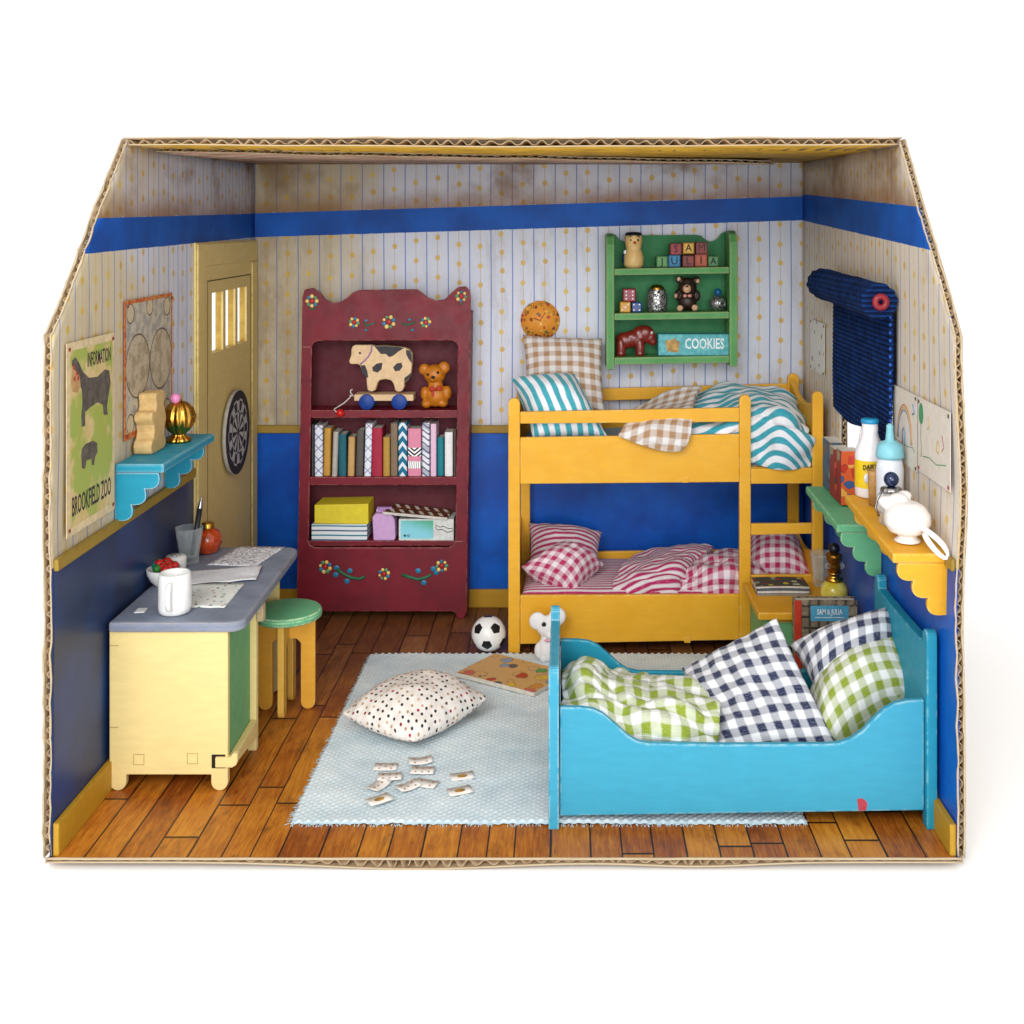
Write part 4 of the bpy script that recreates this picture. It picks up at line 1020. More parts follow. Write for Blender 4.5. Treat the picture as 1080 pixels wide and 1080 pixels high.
# dart board on the door
y_, z_ = 32.0, 16.7; DB = root('dartboard', (XL+.4, y_, z_-3.4), 'round black and white dartboard hanging on the olive door', 'dartboard')
bm = nb(); lathe(bm, [(0, 0), (3.4, 0), (3.4, .28), (0, .28)], (XL+.42, y_, z_), 48, axis=(1, 0, 0)); obj('board', bm, [plain('board_rim', '#b9b4aa', .6)], DB)
xb_ = XL+.705
bm = nb()
def ringseg(bm, r0, r1, a0, a1, mi, x_, n=3):
    for i in range(n):
        A0, A1 = a0+(a1-a0)*i/n, a0+(a1-a0)*(i+1)/n
        face(bm, [bm.verts.new((x_, y_+r_*math.cos(t_), z_+r_*math.sin(t_))) for r_, t_ in ((r0, A0), (r1, A0), (r1, A1), (r0, A1))], mi)
ringseg(bm, .0001, 3.36, 0, math.tau, 0, xb_, 40)
for k in range(20):
    a0 = math.tau*(k-.5)/20; a1 = math.tau*(k+.5)/20
    if k % 2: ringseg(bm, .28, 2.7, a0, a1, 1, xb_+.006)
    ringseg(bm, 1.6, 1.75, a0, a1, 0 if k % 2 else 1, xb_+.010); ringseg(bm, 2.55, 2.7, a0, a1, 0 if k % 2 else 1, xb_+.010)
obj('target_face', bm, [ink, plain('board_white', '#c9c9cc', .6)], DB)

# ================================================================ on the teal shelf
zs = 19.1
WT = [(0, 0), (2.5, 0), (2.95, .2), (3.0, .6), (2.6, 1.0), (2.75, 1.5), (3.1, 2.0), (2.8, 2.7), (2.55, 3.1), (2.85, 3.7), (2.6, 4.05), (.95, 4.05), (.7, 3.85), (.85, 3.5), (.9, 3.15), (.7, 2.88), (.1, 2.84), (-.15, 2.6), (-.1, 2.3), (.3, 1.95), (.42, 1.5), (.25, 1.1), (-.1, .9), (-.28, .6), (-.2, .15)]
bm = nb(); prism(bm, [(11.1+a*.82, zs+.01+b_*.93) for a, b_ in WT], 'x', -27.1, -25.95)
obj('wooden_toy', bm, plain('toy_beech', '#dcb97c', .5, var=.12), base=(-26.4, 12, zs), bevel=.12, label='unpainted beech figure with stepped wavy edges, on the teal shelf beside the gold urn', cat='wooden toy')
gu = root('gold_urn', (-25.9, 15.4, zs), 'ribbed gold urn topped by a pink bead, on the teal shelf', 'urn')
bm = nb(); lathe(bm, [(0, 0), (.72, 0), (.78, .12), (.7, .28), (.45, .42), (.42, .55), (.75, .85), (1.0, 1.3), (1.03, 1.75), (.88, 2.25), (.55, 2.6), (.3, 2.72), (0, 2.75)], (-25.75, 15.4, zs), 72, flute=.055, nf=14); obj('urn_body', bm, gold, gu)
bm = nb(); ball(bm, (-25.85, 15.0, zs+2.95), .34); obj('bead', bm, plain('pink_bead', '#e08ab8', .2, var=.03), gu)
bm = nb(); lathe(bm, [(0, 0), (.3, 0), (.34, .1), (.2, .3), (0, .3)], (-25.8, 15.2, zs+2.7), 20); obj('lid', bm, gold, gu)

# ================================================================ on the desk
zd = 10.06
def dz(px, py): return G(px, py, zd)
c = dz(184.5, 646); mg = root('mug', c, 'white square-shouldered mug at the near end of the desk', 'mug')
bm = nb(); lathe(bm, [(0, .02), (.78, .02), (.93, .12), (.97, .4), (.97, 1.9), (.93, 2.35), (.86, 2.45), (.78, 2.38), (.8, 1.9), (.8, .4), (0, .3)], c, 36); obj('mug_body', bm, white_gl, mg)
bm = nb(); tube(bm, [c+V((.05, -.85, 2.0)), c+V((.05, -1.25, 1.95)), c+V((.06, -1.42, 1.6)), c+V((.06, -1.42, 1.0)), c+V((.05, -1.25, .6)), c+V((.05, -.85, .5))], .17, 10); obj('handle', bm, white_gl, mg)
c = dz(167, 617); c = V((-26.2, c.y, zd)); bw_ = obj('bowl', (lambda bm: (lathe(bm, [(0, .05), (.55, .02), (.6, .1), (.85, .35), (1.05, .75), (1.1, 1.1), (1.04, 1.12), (.95, .8), (.7, .45), (0, .3)], c, 48, flute=.012, nf=24), bm)[1])(nb()), white_gl, base=c, label='white fluted bowl filled with red berries on the desk', cat='bowl')
rnd = random.Random(3)
bt = plain('berry_teal', '#1f8f96', .4); bg_ = plain('berry_green', '#2e7a34', .4); br = plain('berry_red', '#cc1f22', .3, var=.15)
for k in range(13):
    a = k*2.4; rr_ = .78*math.sqrt((k+.5)/13) if k < 11 else .3
    cc = c+V((rr_*math.cos(a), rr_*math.sin(a), 1.12+.28*(1-rr_)+(.15 if k > 10 else 0)))
    m = br if k not in (4, 7, 9) else (bt if k != 7 else bg_)
    side_ = 'left' if cc.x < c.x else 'right'; ns_ = 'front' if cc.y < c.y else 'rear'
    bm = nb(); ball(bm, cc, (.30, .30, .27), 0, 14, 10)
    if m is br:
        ball(bm, cc+V((.02, -.02, .26)), (.09, .09, .03), 1, 8, 6)
    obj('berry', bm, [m, bg_], base=cc-V((0, 0, .27)), label='%s berry bead heaped in the white bowl on the desk' % ('red' if m is br else ('teal' if m is bt else 'green')), cat='berry', group='berries in the white bowl, alike by colour')
c = dz(179, 601); c.x = -26.55; sh = root('shaker', c, 'small white pot with a pierced top behind the berry bowl', 'pot')
bm = nb(); lathe(bm, [(0, 0), (.62, 0), (.7, .1), (.7, .85), (.62, .98), (0, 1.0)], c, 28); obj('pot_body', bm, white_gl, sh)
bm = nb()
for k in range(6): lathe(bm, [(0, 0), (.06, 0), (.06, .012), (0, .012)], c+V((.3*math.cos(k*1.05), .3*math.sin(k*1.05), 1.0)), 8)
obj('top_holes', bm, ink, sh)
c = dz(199.5, 594); gl = root('drinking_glass', c, 'faceted clear tumbler on the desk holding a pen', 'glass')
bm = nb(); lathe(bm, [(0, .02), (.6, .02), (.66, .1), (.64, .5), (.72, 1.1), (.86, 1.9), (.93, 2.5), (.85, 2.5), (.78, 1.9), (.62, 1.1), (.54, .5), (0, .4)], c, 48, flute=.035, nf=8); obj('tumbler', bm, glass, gl)
pn = root('pen', c, 'dark grey pen with a pointed tip standing in the tumbler', 'pen')
a_, b_ = c+V((.2, .1, .55)), c+V((.7, .5, 4.4)); d_ = (b_-a_)
bm = nb(); tube(bm, [a_, a_+d_*.82], .19, 12); obj('barrel', bm, plain('pen_dark', '#26262e', .35), pn)
bm = nb(); lathe(bm, [(.19, 0), (.16, .25), (.05, .7), (.02, .85), (0, .86)], a_+d_*.82, 12, axis=d_); obj('pen_tip', bm, silver, pn)
c = dz(219, 583); oj = root('lidded_jar', c, 'orange glass jar with a gold lid standing behind the tumbler', 'jar')
bm = nb(); lathe(bm, [(0, 0), (.5, 0), (.8, .2), (.98, .7), (.98, 1.15), (.75, 1.6), (.42, 1.8), (0, 1.8)], c, 32); obj('jar_body', bm, plain('orange_glass', '#cf4a16', .15, var=.25, coat=.6), oj)
bm = nb(); lathe(bm, [(.44, 1.76), (.5, 1.85), (.42, 1.95), (.46, 2.1), (.34, 2.2), (0, 2.22)], c, 28); obj('gold_lid', bm, gold, oj)
def sheet(name, quad, mat, label, cat='paper', z=zd, seed=0, th=.02, curl=.08):
    C4 = [G(*p, z) for p in quad]; bm = nb(); n = 10; g = []
    for i in range(n+1):
        r_ = []
        for j in range(n+1):
            s_, t_ = i/n, j/n; p = C4[0]*(1-s_)*(1-t_)+C4[1]*s_*(1-t_)+C4[2]*s_*t_+C4[3]*(1-s_)*t_
            r_.append(bm.verts.new(p+V((0, 0, .03+curl*abs(noise.noise(V((s_*1.7+seed, t_*1.7, seed))))))))
        g.append(r_)
    for i in range(n):
        for j in range(n): face(bm, [g[i][j], g[i+1][j], g[i+1][j+1], g[i][j+1]], 0, True)
    cc = sum(C4, V())/4
    return obj(name, bm, mat, base=cc, solid=th, label=label, cat=cat)
sheet('drawing_sheet', [(218, 596.3), (270, 597.8), (300.5, 577.4), (251.5, 577)], lineart('line_drawing', '#e6e6ec', '#3a3a44', .8, .6), 'sheet with black line drawing at the far end of the desk', seed=1)
sheet('letter', [(199, 617), (270, 612.5), (276.5, 598), (197, 602.5)], lineart('faint_writing', '#dfdfe2', '#aeb0b8', 1.2, .3), 'plain folded white letter between the two drawn sheets', z=zd+.06, seed=2, curl=.2)
sheet('sticker_sheet', [(199, 641), (236.5, 641.8), (258.5, 615.5), (200, 616.5)], scribble('sticker_print', '#e8ebe6', ['#b5883a', '#5d9a4e', '#d28a9a', '#8a6a48', '#7fb6c9', '#cf7a3a'], 2.4, .26), 'white sheet of small coloured pictures beside the mug', seed=3)
sheet('eraser', [(141, 646.5), (152, 646), (156, 641.5), (146, 641.5)], whitep, 'tiny white scrap on the near corner of the desk', 'scrap', th=.1, curl=.02)

# ================================================================ bookcase contents
yb0 = YF+.38
def shade_pat(name, kind, c0, c1, c2='#ffffff'):
    b = NB(name, .7, .2); x, y, z = b.xyz()
    if kind == 'arrow':
        v_ = ((z*1.15+(x.fract()-.5).abs()*0+((x*1.0)-.0).abs()*1.6)).fract(); c = b.mix(v_.lt(.42), c0, c1)
    elif kind == 'lattice':
        a_ = (((x+z)*1.05).fract()-.5).abs().lt(.05); e_ = (((x-z)*1.05).fract()-.5).abs().lt(.05); c = b.mix(b.math('MAXIMUM', a_, e_), c0, c1)
        vo = b.voronoi(b.vec(x*1.4, 0.0, z*.55), 1.0); c = b.mix(1.0-vo.ramp(.12, .2), c, c1)
    elif kind == 'wave':
        v_ = (z*1.9+(x*5.0).sin()*.35).fract(); c = b.mix(v_.lt(.28), c0, c1); c = b.mix((z*.5+x*.3).fract().lt(.3)*.5, c, c1)
    elif kind == 'bands':
        c = b.mix((z-2.05).abs().lt(.36), c0, b.mix(((z*1.0-(x).abs()*.8)*2.9).fract().lt(.5), c2, c1))
        c = b.mix((z-.95).abs().lt(.3), c, b.mix((x*5.5+z*.3).fract().lt(.28), c2, c1))
        dd = b.voronoi(b.vec(x, 0.0, z), 5.5); c = b.mix((1.0-dd.ramp(.12, .18))*(1.0-b.math('MAXIMUM', (z-2.05).abs().lt(.36), (z-.95).abs().lt(.3))), c, '#e6c76a')
    elif kind == 'dots': dd = b.voronoi(b.vec(x, 0.0, z), 4.0); c = b.mix(1.0-dd.ramp(.14, .2), c0, c1)
    b.color(c); return b.m
navy_lat = shade_pat('spine_lattice', 'lattice', '#dfe3ee', '#5b648c'); 
BKS = [(50,68,45,'#4a4a4c','narrow dark grey book at the far left of the book row',0),(70,122,52,navy_lat,'white book with dark blue flower lattice, second in the row',0),(125,170,68,'#c9963a','mustard and brown book with a half-and-half spine, left part of the row',2),
 (178,215,90,'#b9b5ae','pale grey round-backed book next to the teal one',3),(222,272,108,'#13606f','short dark teal book left of a tan one',0),(278,322,125,'#caa064','short tan book left of the dark brown-grey book',2),(330,378,82,'#5a5450','dark brown-grey book in the left half of the row',1),
 (383,428,40,shade_pat('spine_lattice_light', 'lattice', '#e3e6f2', '#7a83a8'),'white book with thin diamond lattice, left of the crimson book',1),(431,500,68,'#a81f3e','wide crimson book in the middle of the row',0),(503,548,126,'#b8913c','short mustard book right of the crimson book',0),
 (550,597,38,'#84705a','tall taupe book left of the blue arrow-patterned book',0),(600,656,35,shade_pat('spine_arrows', 'arrow', '#1d6f94', '#dfe8ee'),'blue book with white arrow pattern',0),(660,746,72,shade_pat('spine_bands', 'bands', '#d98aa6', '#1e1e24'),'wide pink book with black and white patterned bands',0),
 (750,799,36,shade_pat('spine_waves', 'wave', '#e4e7ef', '#5e6886'),'white book with grey-blue waves, right of the pink banded book',0),(803,842,42,shade_pat('spine_dots', 'dots', '#e0bdd6', '#f2e4ee'),'pale pink dotted book in the right half of the row',0),
 (846,889,128,'#0f7f8c','short bright teal book between pale pink and white books',0),(893,946,95,'#f0eff2','plain white book near the right end of the row',0),(949,968,80,'#5a4a3e','narrow brown book at the far right of the row',0)]
for k, (a, b_, t_, m, lab, lean) in enumerate(BKS):
    px0, px1, py0 = 320+a/6, 320+b_/6, 440+t_/6
    if isinstance(m, str): m = plain('spine_'+m[1:], m, .6, var=.08)
    y0_ = yb0+.05+random.Random(k).uniform(0, .25); x0_, x1_ = X(px0, y0_)+.02, X(px1, y0_)-.02; z0_ = SH[1]+.005; z1_ = Z(py0, y0_)
    zz = z1_-z0_; y1_ = YF+2.65-random.Random(k+50).uniform(0, .25); t = .05
    r = root('book', ((x0_+x1_)/2, y0_, z0_), lab, 'book', 'books standing on the second shelf')
    bm = nb(); box(bm, x0_+t, y0_+t+.02, .02, x1_-t, y1_-.06, zz-.07); pg = obj('pages', bm, pages, None)
    bm2 = nb(); box(bm2, x0_, y0_+t, 0, x0_+t, y1_, zz); box(bm2, x1_-t, y0_+t, 0, x1_, y1_, zz)
    n = 6; c_ = (x0_+x1_)/2; h_ = (x1_-x0_)/2; arc = [(c_-h_*math.cos(q_*math.pi/n), y0_+t-(.12+.1*(lean == 3))*math.sin(q_*math.pi/n)) for q_ in range(n+1)]
    prism(bm2, arc+[(x1_, y0_+t+.02), (x0_, y0_+t+.02)], 'z', 0, zz); cv = obj('cover', bm2, m, None)
    for o_ in (pg, cv):
        o_.data.transform(Matrix.Translation((-c_, -y0_, 0))); o_.parent = r; o_.matrix_parent_inverse = Matrix.Identity(4)
    if lean: r.rotation_euler = (0, math.radians({1: 1.6, 2: 1.2, 3: 2.0}[lean]), 0)
    r.location = (c_, y0_, z0_)
# toy cow on wheels
CW = root('toy_cow', (X(406, YF+1), YF+1, SH[0]), 'wooden pull-along cow with grey patches on a cart with blue wheels', 'toy cow')
cowp = [(288,185),(300,150),(303,110),(310,90),(330,82),(380,83),(430,82),(450,90),(520,88),(600,95),(640,100),(670,112),(688,140),(688,200),(680,270),(660,310),(635,325),(640,345),(625,375),(600,382),(580,372),(570,330),(555,308),(520,300),(485,305),(470,320),(455,370),(430,380),(405,370),(400,330),(398,290),(375,260),(358,215),(345,205),(300,205),(288,195)]
def c6(x, y): return (X(320+x/6, YF+.9), Z(350+y/6, YF+.9))
bm = nb(); prism(bm, [c6(*p) for p in cowp], 'y', YF+.9, YF+1.75); obj('cow_body', bm, woodp, CW, bevel=.1)
patch = plain('patch_grey', '#37343a', .6, var=.2)
for pp in ([(450,92),(520,90),(600,96),(636,103),(600,125),(570,150),(545,160),(522,140),(490,140)], [(650,112),(672,118),(685,142),(686,200),(665,170),(650,140)], [(500,195),(495,235),(470,258),(440,248),(435,225),(465,200)], [(620,195),(628,220),(610,245),(580,250),(568,225),(590,200)], [(362,212),(390,210),(405,250),(410,290),(398,288),(375,258)], [(684,255),(676,285),(658,308),(637,318),(640,290),(662,275)]):
    bm = nb(); prism(bm, [c6(*p) for p in pp], 'y', YF+.885, YF+.899); obj('grey_patch', bm, patch, CW)
bm = nb(); pb(bm, 320+358/6, 350+134/6, YF+.9, 1.3, 1.3, .4); obj('eye', bm, black, CW)
bm = nb(); tube(bm, [(c6(*p)[0], YF+.88, c6(*p)[1]) for p in ((434, 88), (430, 120), (412, 155), (385, 185), (360, 205))], .07, 6); obj('collar', bm, plain('collar_lilac', '#a678a8', .6), CW)
bm = nb(); a_, b_ = c6(327, 392), c6(700, 432); box(bm, a_[0], YF+.45, b_[1], b_[0], YF+2.2, a_[1]); obj('cart_board', bm, woodp, CW, bevel=.05)
blue_w = plain('wheel_blue', '#0f3f96', .5)
for wx_ in (407, 612):
    for yy in (YF+.3, YF+2.22):
        cx_, cz_ = c6(wx_, 440); bm = nb(); lathe(bm, [(0, 0), (.62, 0), (.66, .05), (.66, .2), (.62, .24), (0, .24)], (cx_, yy+.2, SH[0]+.67), 28, axis=(0, -1, 0)); obj('wheel', bm, blue_w, CW)
bm = nb(); tube(bm, [(c6(*p)[0], y_, c6(*p)[1]) for p, y_ in (((330, 410), YF+.6), ((312, 395), YF+.4), ((300, 412), YF+.3), ((270, 440), YF+.2), ((235, 462), YF+.1), ((208, 478), YF+.0), ((225, 500), YF-.05))], .055, 6); obj('pull_cord', bm, plain('cord_white', '#cfcac0', .8), CW)
bm = nb(); tube(bm, [(c6(*p)[0], YF+.4, c6(*p)[1]) for p in ((318, 358), (305, 365), (308, 385), (322, 392), (300, 398))], .06, 6); obj('cord_knot', bm, plain('cord_white', '#cfcac0', .8), CW)
bm = nb(); pb(bm, 320+233/6, 350+514/6, YF-.1, 4.3); obj('cord_bead', bm, red, CW)
# teddy
honey = plain('teddy_honey', '#c9781c', .4, var=.15)
TB = root('teddy_bear', (X(459.5, YF+1), YF+1, SH[0]), 'small honey-coloured teddy bear with a red bow on the bookcase shelf', 'teddy bear')
yt = YF+1.0
bm = nb()
for a in ((458.5, 394.5, 11.8, 10.4, 10), (447.8, 389.5, 6.2, 6.2, 4.4), (468.4, 387.5, 6.4, 6.4, 4.4), (459.4, 405.5, 8, 6, 7), (459.8, 416.5, 12, 12.5, 10), (448.5, 415, 5, 7.5, 6), (471.5, 414, 5, 7.5, 6), (450, 425.5, 5.5, 5, 8), (467, 424.5, 5.8, 5, 8), (457.5, 398.5, 5.5, 4.6, 12)): pb(bm, a[0], a[1], yt, a[2], a[3], a[4])
merged(obj('bear_body', bm, honey, TB), .07, 2)
for ex, ey in ((451.2, 395), (461.7, 393)):
    bm = nb(); pb(bm, ex, ey, yt-.72, 1.5); obj('eye', bm, black, TB)
bm = nb(); pb(bm, 456.7, 398, yt-1.0, 2.1, 1.6); obj('nose', bm, black, TB)
bm = nb(); pb(bm, 455.5, 410.5, yt-.75, 3, 2.6, 1.5); pb(bm, 463, 409.5, yt-.75, 3, 2.6, 1.5); pb(bm, 459, 411, yt-.85, 1.6); pb(bm, 456.5, 415.5, yt-.75, 1.6, 3.6, 1); obj('bow', bm, plain('bow_red', '#b8321e', .6), TB)
# bottom compartment
def cbox(name, px0, py0, px1, py1, Y, dep, mat, label, cat, bev=.05, base_z=None):
    z0_ = base_z if base_z is not None else Z(py1, Y); bm = nb(); box(bm, X(px0, Y), Y, z0_, X(px1, Y), Y+dep, Z(py0, Y))
    return obj(name, bm, mat, base=((X(px0, Y)+X(px1, Y))/2, Y, z0_), bevel=bev, label=label, cat=cat), z0_
z7 = lambda x, y: (320+x/6, 515+y/6)
b = NB('striped_sheets', .8, .1); x, y, z = b.xyz()
st_ = (z/.40+.05*x.sin()).fract(); c = b.mix(st_.lt(.30), '#dfe4e8', '#2c8296'); c = b.mix((z/.80).fract().lt(.5)*st_.lt(.3), c, '#46587e'); b.color(c); b.bump(st_, .3, .04)
bm = nb(); box(bm, X(328.6, yb0), yb0-.05, SH[2], X(387.2, yb0), YF+2.65, Z(553, yb0)); obj('booklet_stack', bm, b.m, base=(X(358, yb0), YF+1.5, SH[2]), bevel=.05, label='stack of white and blue striped booklets under the yellow box', cat='booklets')
bm = nb(); x0_, x1_ = X(331.5, yb0), X(388.5, yb0); zz = Z(553, yb0)+.01
v = [bm.verts.new(p) for p in ((x0_, yb0, zz+.05), (x1_, yb0, zz), (x1_+.15, YF+2.6, zz), (x0_+.25, YF+2.6, zz+.05), (x0_, yb0, Z(532.5, yb0)), (x1_, yb0, Z(531.5, yb0)), (x1_+.1, YF+2.6, Z(530, yb0)), (x0_+.25, YF+2.6, Z(531, yb0)))]
for q_ in ((3, 2, 1, 0), (4, 5, 6, 7), (0, 1, 5, 4), (1, 2, 6, 5), (2, 3, 7, 6), (3, 0, 4, 7)): face(bm, [v[i] for i in q_])
obj('yellow_box', bm, plain('box_yellow', '#e3cf2e', .55, var=.06), base=(X(360, yb0), YF+1.5, zz), bevel=.06, label='bright yellow cardboard box lying on the striped booklets', cat='box')
bm = nb(); x0_, x1_ = X(392.5, yb0), X(417, yb0); z0_ = SH[2]; z1_ = Z(543, yb0)
pts = [(x0_+.1, z0_), (x1_-.12, z0_), (x1_, z0_+.15), (x1_-.05, z1_-.5), (x1_-.25, z1_-.1), (x1_-.5, z1_), (x0_+.3, z1_+.12), (x0_, z1_-.2), (x0_+.05, z0_+1)]
prism(bm, pts, 'y', yb0, yb0+1.5); sk = obj('gift_bag', bm, plain('bag_lilac', '#cfa6d6', .6, var=.06), base=((x0_+x1_)/2, yb0, z0_), bevel=.1, label='small lilac paper bag between the yellow box and the game box', cat='paper bag')
bm = nb(); prism(bm, [(X(397, yb0+1), z1_-.1), (X(413, yb0+1), z1_-.1), (X(414, yb0+1), Z(534, yb0+1)), (X(398.5, yb0+1), Z(534, yb0+1))], 'y', yb0+.6, yb0+1.0); sub('tissue', bm, scribble('tissue_print', '#b088c0', ['#8a5aa8', '#c9b0dc', '#5a78b0'], 3, .4), sk)
gb, gz_ = cbox('game_box', 420.5, 547.5, 478.5, 570, yb0, 2.4, plain('box_white', '#dfe2de', .6), 'blue and green game box with a white picture corner, on the bottom shelf', 'box', base_z=SH[2])
bm = nb(); box(bm, X(422.5, yb0), yb0-.012, Z(568, yb0), X(457, yb0), yb0-.001, Z(549, yb0))
b = NB('game_print', .5); x, y, z = b.xyz(); b.color(b.mix((z*.8+x*.25+b.noise(scale=2)*.4).ramp(.5, 1.7), '#86cfe0', '#4faa86')); sub('printed_panel', bm, b.m, gb)
bm = nb(); text(bm, 'M O', .28, (X(429, yb0), yb0-.02, Z(565, yb0)), (1, 0, 0), (0, 0, 1), .004, bold=.01); sub('lettering', bm, ink, gb)
bm = nb(); q1 = [(460, 554), (464, 556), (468, 555), (473, 557.5), (477, 557), (477.5, 560), (472, 561.5), (466, 558.5), (461, 559), (459.5, 556)]
tube(bm, [P(a_, b_, yb0-.02) for a_, b_ in q1], .03, 5, closed=True); sub('outline_drawing', bm, ink, gb)
bm = nb(); C4 = [V((X(403.5, yb0-.2), yb0-.2, Z(542.3, yb0-.2))), V((X(472, yb0-.1), yb0-.15, Z(548.5, yb0-.1))), V((X(479, YF+2.6)-.1, YF+2.6, Z(540, YF+2.6))), V((X(417, YF+2.6), YF+2.6, Z(533.5, YF+2.6)))]
slab4(bm, C4, .24)
b = NB('slatted_print', .45); x, y, z = b.xyz('Generated')
sl_ = ((x*7.0+y*1.2).fract()).lt(.4)*(((y*2.0).fract()-.5).abs()).lt(.33); b.color(b.mix(sl_, b.mix(b.noise(scale=3).ramp(.4, .6), '#4a2416', '#7a4526'), '#dcd6ca'))
ch = obj('thin_box', bm, [b.m], base=(X(440, yb0), yb0+1, SH[2]+2.2), bevel=.02, label='flat brown box with white dashes lying askew on the game box', cat='box')
bm = nb(); slab4(bm, [C4[0]+V((.0, -.012, -.0)), C4[1]+V((0, -.012, 0)), C4[1]+V((0, -.012, .22)), C4[0]+V((0, -.012, .22))], .006); sub('box_edge', bm, plain('edge_white', '#d8d4cb', .6), ch)

# ================================================================ hanging shelf contents
yg = YG+.9; sg = (yg+CAMD)/F
def lab_block(px0, px1, py1, k, colr, letter, frame, word, base=None):
    w_ = (px1-px0)*sg; xm = X((px0+px1)/2, yg); z0_ = (shz(k, xm) if base is None else base)+.005
    r = root('letter_block', (xm, yg, z0_), word, 'toy block', 'painted alphabet blocks on the green shelf')
    bm = nb(); box(bm, xm-w_/2+.01, yg, z0_, xm+w_/2-.01, yg+w_, z0_+w_*.98); obj('cube', bm, plain('block_'+frame[1:], frame, .5, var=.12), r, bevel=.05)
    bm = nb(); box(bm, xm-w_*.37, yg-.015, z0_+w_*.12, xm+w_*.37, yg-.001, z0_+w_*.86); obj('painted_panel', bm, plain('blockp_'+colr[1:], colr, .5, var=.1), r)
    bm = nb(); text(bm, letter, w_*.85, (xm, yg-.022, z0_+w_*.49), (1, 0, 0), (0, 0, 1), .006, bold=0 if letter == 'M' else .01); obj('letter', bm, ink, r)
    return z0_+w_*.98
tz_ = 0
zoomg = lambda x: 630+x/6.75
tops = []
for (a, b_, L_, c1, c2, wd) in ((420, 503, 'J', '#5f9a58', '#3f7a40', 'green wooden block lettered J at the left of the bottom row'), (504, 593, 'U', '#1f86ba', '#14618c', 'blue wooden block lettered U'), (605, 690, 'L', '#8a3530', '#6a221f', 'dark red block lettered L in the bottom row'), (692, 785, 'I', '#b5542c', '#8c3a1c', 'orange-red block lettered I in the bottom row'), (787, 865, 'A', '#4f8c50', '#33682f', 'green block lettered A at the right of the bottom row')):
    tops.append(lab_block(zoomg(a), zoomg(b_), 0, 0, c1, L_, c2, wd))
for (a, b_, L_, c1, c2, wd, i) in ((517, 602, 'S', '#a03338', '#741f26', 'red block lettered S at the left of the top row', 1), (608, 692, 'A', '#dcae3c', '#a87a20', 'yellow block lettered A in the middle of the top row', 2), (700, 786, 'M', '#8a3430', '#6c2422', 'dark red block lettered M at the right of the top row', 3)):
    lab_block(zoomg(a), zoomg(b_), 0, 0, c1, L_, c2, wd, base=max(tops[i], tops[min(i+1, 4)]))
KD = root('kokeshi_doll', (X(668, yg), yg, shz(0, X(668, yg))), 'wooden peg doll with black hair and orange beak on the top green shelf', 'wooden doll')
zb_ = shz(0, X(668, yg)); bm = nb(); cc = V((X(668.5, yg), yg+.4, zb_))
dollm = plain('doll_cream', '#dcb878', .4, var=.08)
lathe(bm, [(0, 0), (.7, .0), (.86, .3), (.88, .9), (.74, 1.4), (.62, 1.62), (.7, 1.9), (.76, 2.3), (.74, 2.75), (.66, 2.95), (0, 3.0)], cc, 32); obj('doll_body', bm, dollm, KD)
bm = nb(); lathe(bm, [(.745, 2.78), (.74, 2.92), (.6, 3.06), (0, 3.12)], cc, 32); obj('hair', bm, black, KD)
for ex in (-.26, .34):
    bm = nb(); ball(bm, cc+V((ex, -.68, 2.4)), (.09, .05, .12), 0, 10, 8); obj('eye', bm, black, KD)
    bm = nb(); tube(bm, [cc+V((ex-.2, -.69, 2.64)), cc+V((ex, -.72, 2.74)), cc+V((ex+.16, -.68, 2.68))], .035, 6); obj('eyebrow', bm, black, KD)
bm = nb(); lathe(bm, [(.15, 0), (.1, .15), (0, .32)], cc+V((.05, -.7, 2.18)), 12, axis=(.1, -1, -.2)); obj('beak', bm, plain('beak_orange', '#cf5a24', .4), KD)
bm = nb(); ball(bm, cc+V((-.78, .0, .75)), (.22, .3, .5)); obj('blue_wing', bm, plain('wing_navy', '#1d2f58', .4), KD)
bm = nb(); ball(bm, cc+V((-.72, -.12, 1.35)), (.16, .2, .2)); obj('white_collar', bm, whitep, KD)
def die(px0, px1, k, colr, pips, label, base=None):
    w_ = (px1-px0)*sg; xm = X((px0+px1)/2, yg-.1); z0_ = (shz(k, xm) if base is None else base)+.005
    r = root('die', (xm, yg-.1, z0_), label, 'die', 'small dice on the green shelf')
    bm = nb(); box(bm, xm-w_/2, yg-.1, z0_, xm+w_/2, yg-.1+w_, z0_+w_); obj('cube', bm, plain('die_'+colr[1:], colr, .3), r, bevel=.1)
    for u, v in pips:
        bm = nb(); ball(bm, (xm+u*w_*.27, yg-.1, z0_+w_*.5+v*w_*.27), (.075, .02, .075), 0, 10, 6); obj('pip', bm, whitep, r)
    return z0_+w_
dt = die(653.8, 665.2, 1, '#d1941c', [(-1, -1), (0, 0), (1, 1)], 'yellow die with three white pips at the bottom left of the pile')
die(666.2, 677, 1, '#1b3f86', [(-1, -1), (-1, 1), (1, -1), (1, 1)], 'blue die with four white pips at the bottom right of the pile')
die(657, 670.8, 1, '#8e2036', [(-.9, -1), (-.9, 0), (-.9, 1), (.9, -1), (.9, 0), (.9, 1)], 'dark red die with six white pips stacked on the other two', base=dt)
b = NB('embossed_silver', .35); b.p.inputs['Metallic'].default_value = .9
v_ = b.voronoi(scale=3.4, feature='DISTANCE_TO_EDGE'); n_ = b.noise(scale=4, detail=3); l_ = (v_+n_*.1).ramp(.07, .16)
b.color(b.mix(l_, '#1b1b1e', '#c3c3c4')); b.bump(l_, .8, .08); emb = b.m
xm = X(693.5, yg); z0_ = shz(1, xm); SJ = root('silver_jar', (xm, yg, z0_), 'embossed silver jar with a gold domed lid on the middle green shelf', 'jar'); cc = V((xm, yg+.6, z0_))
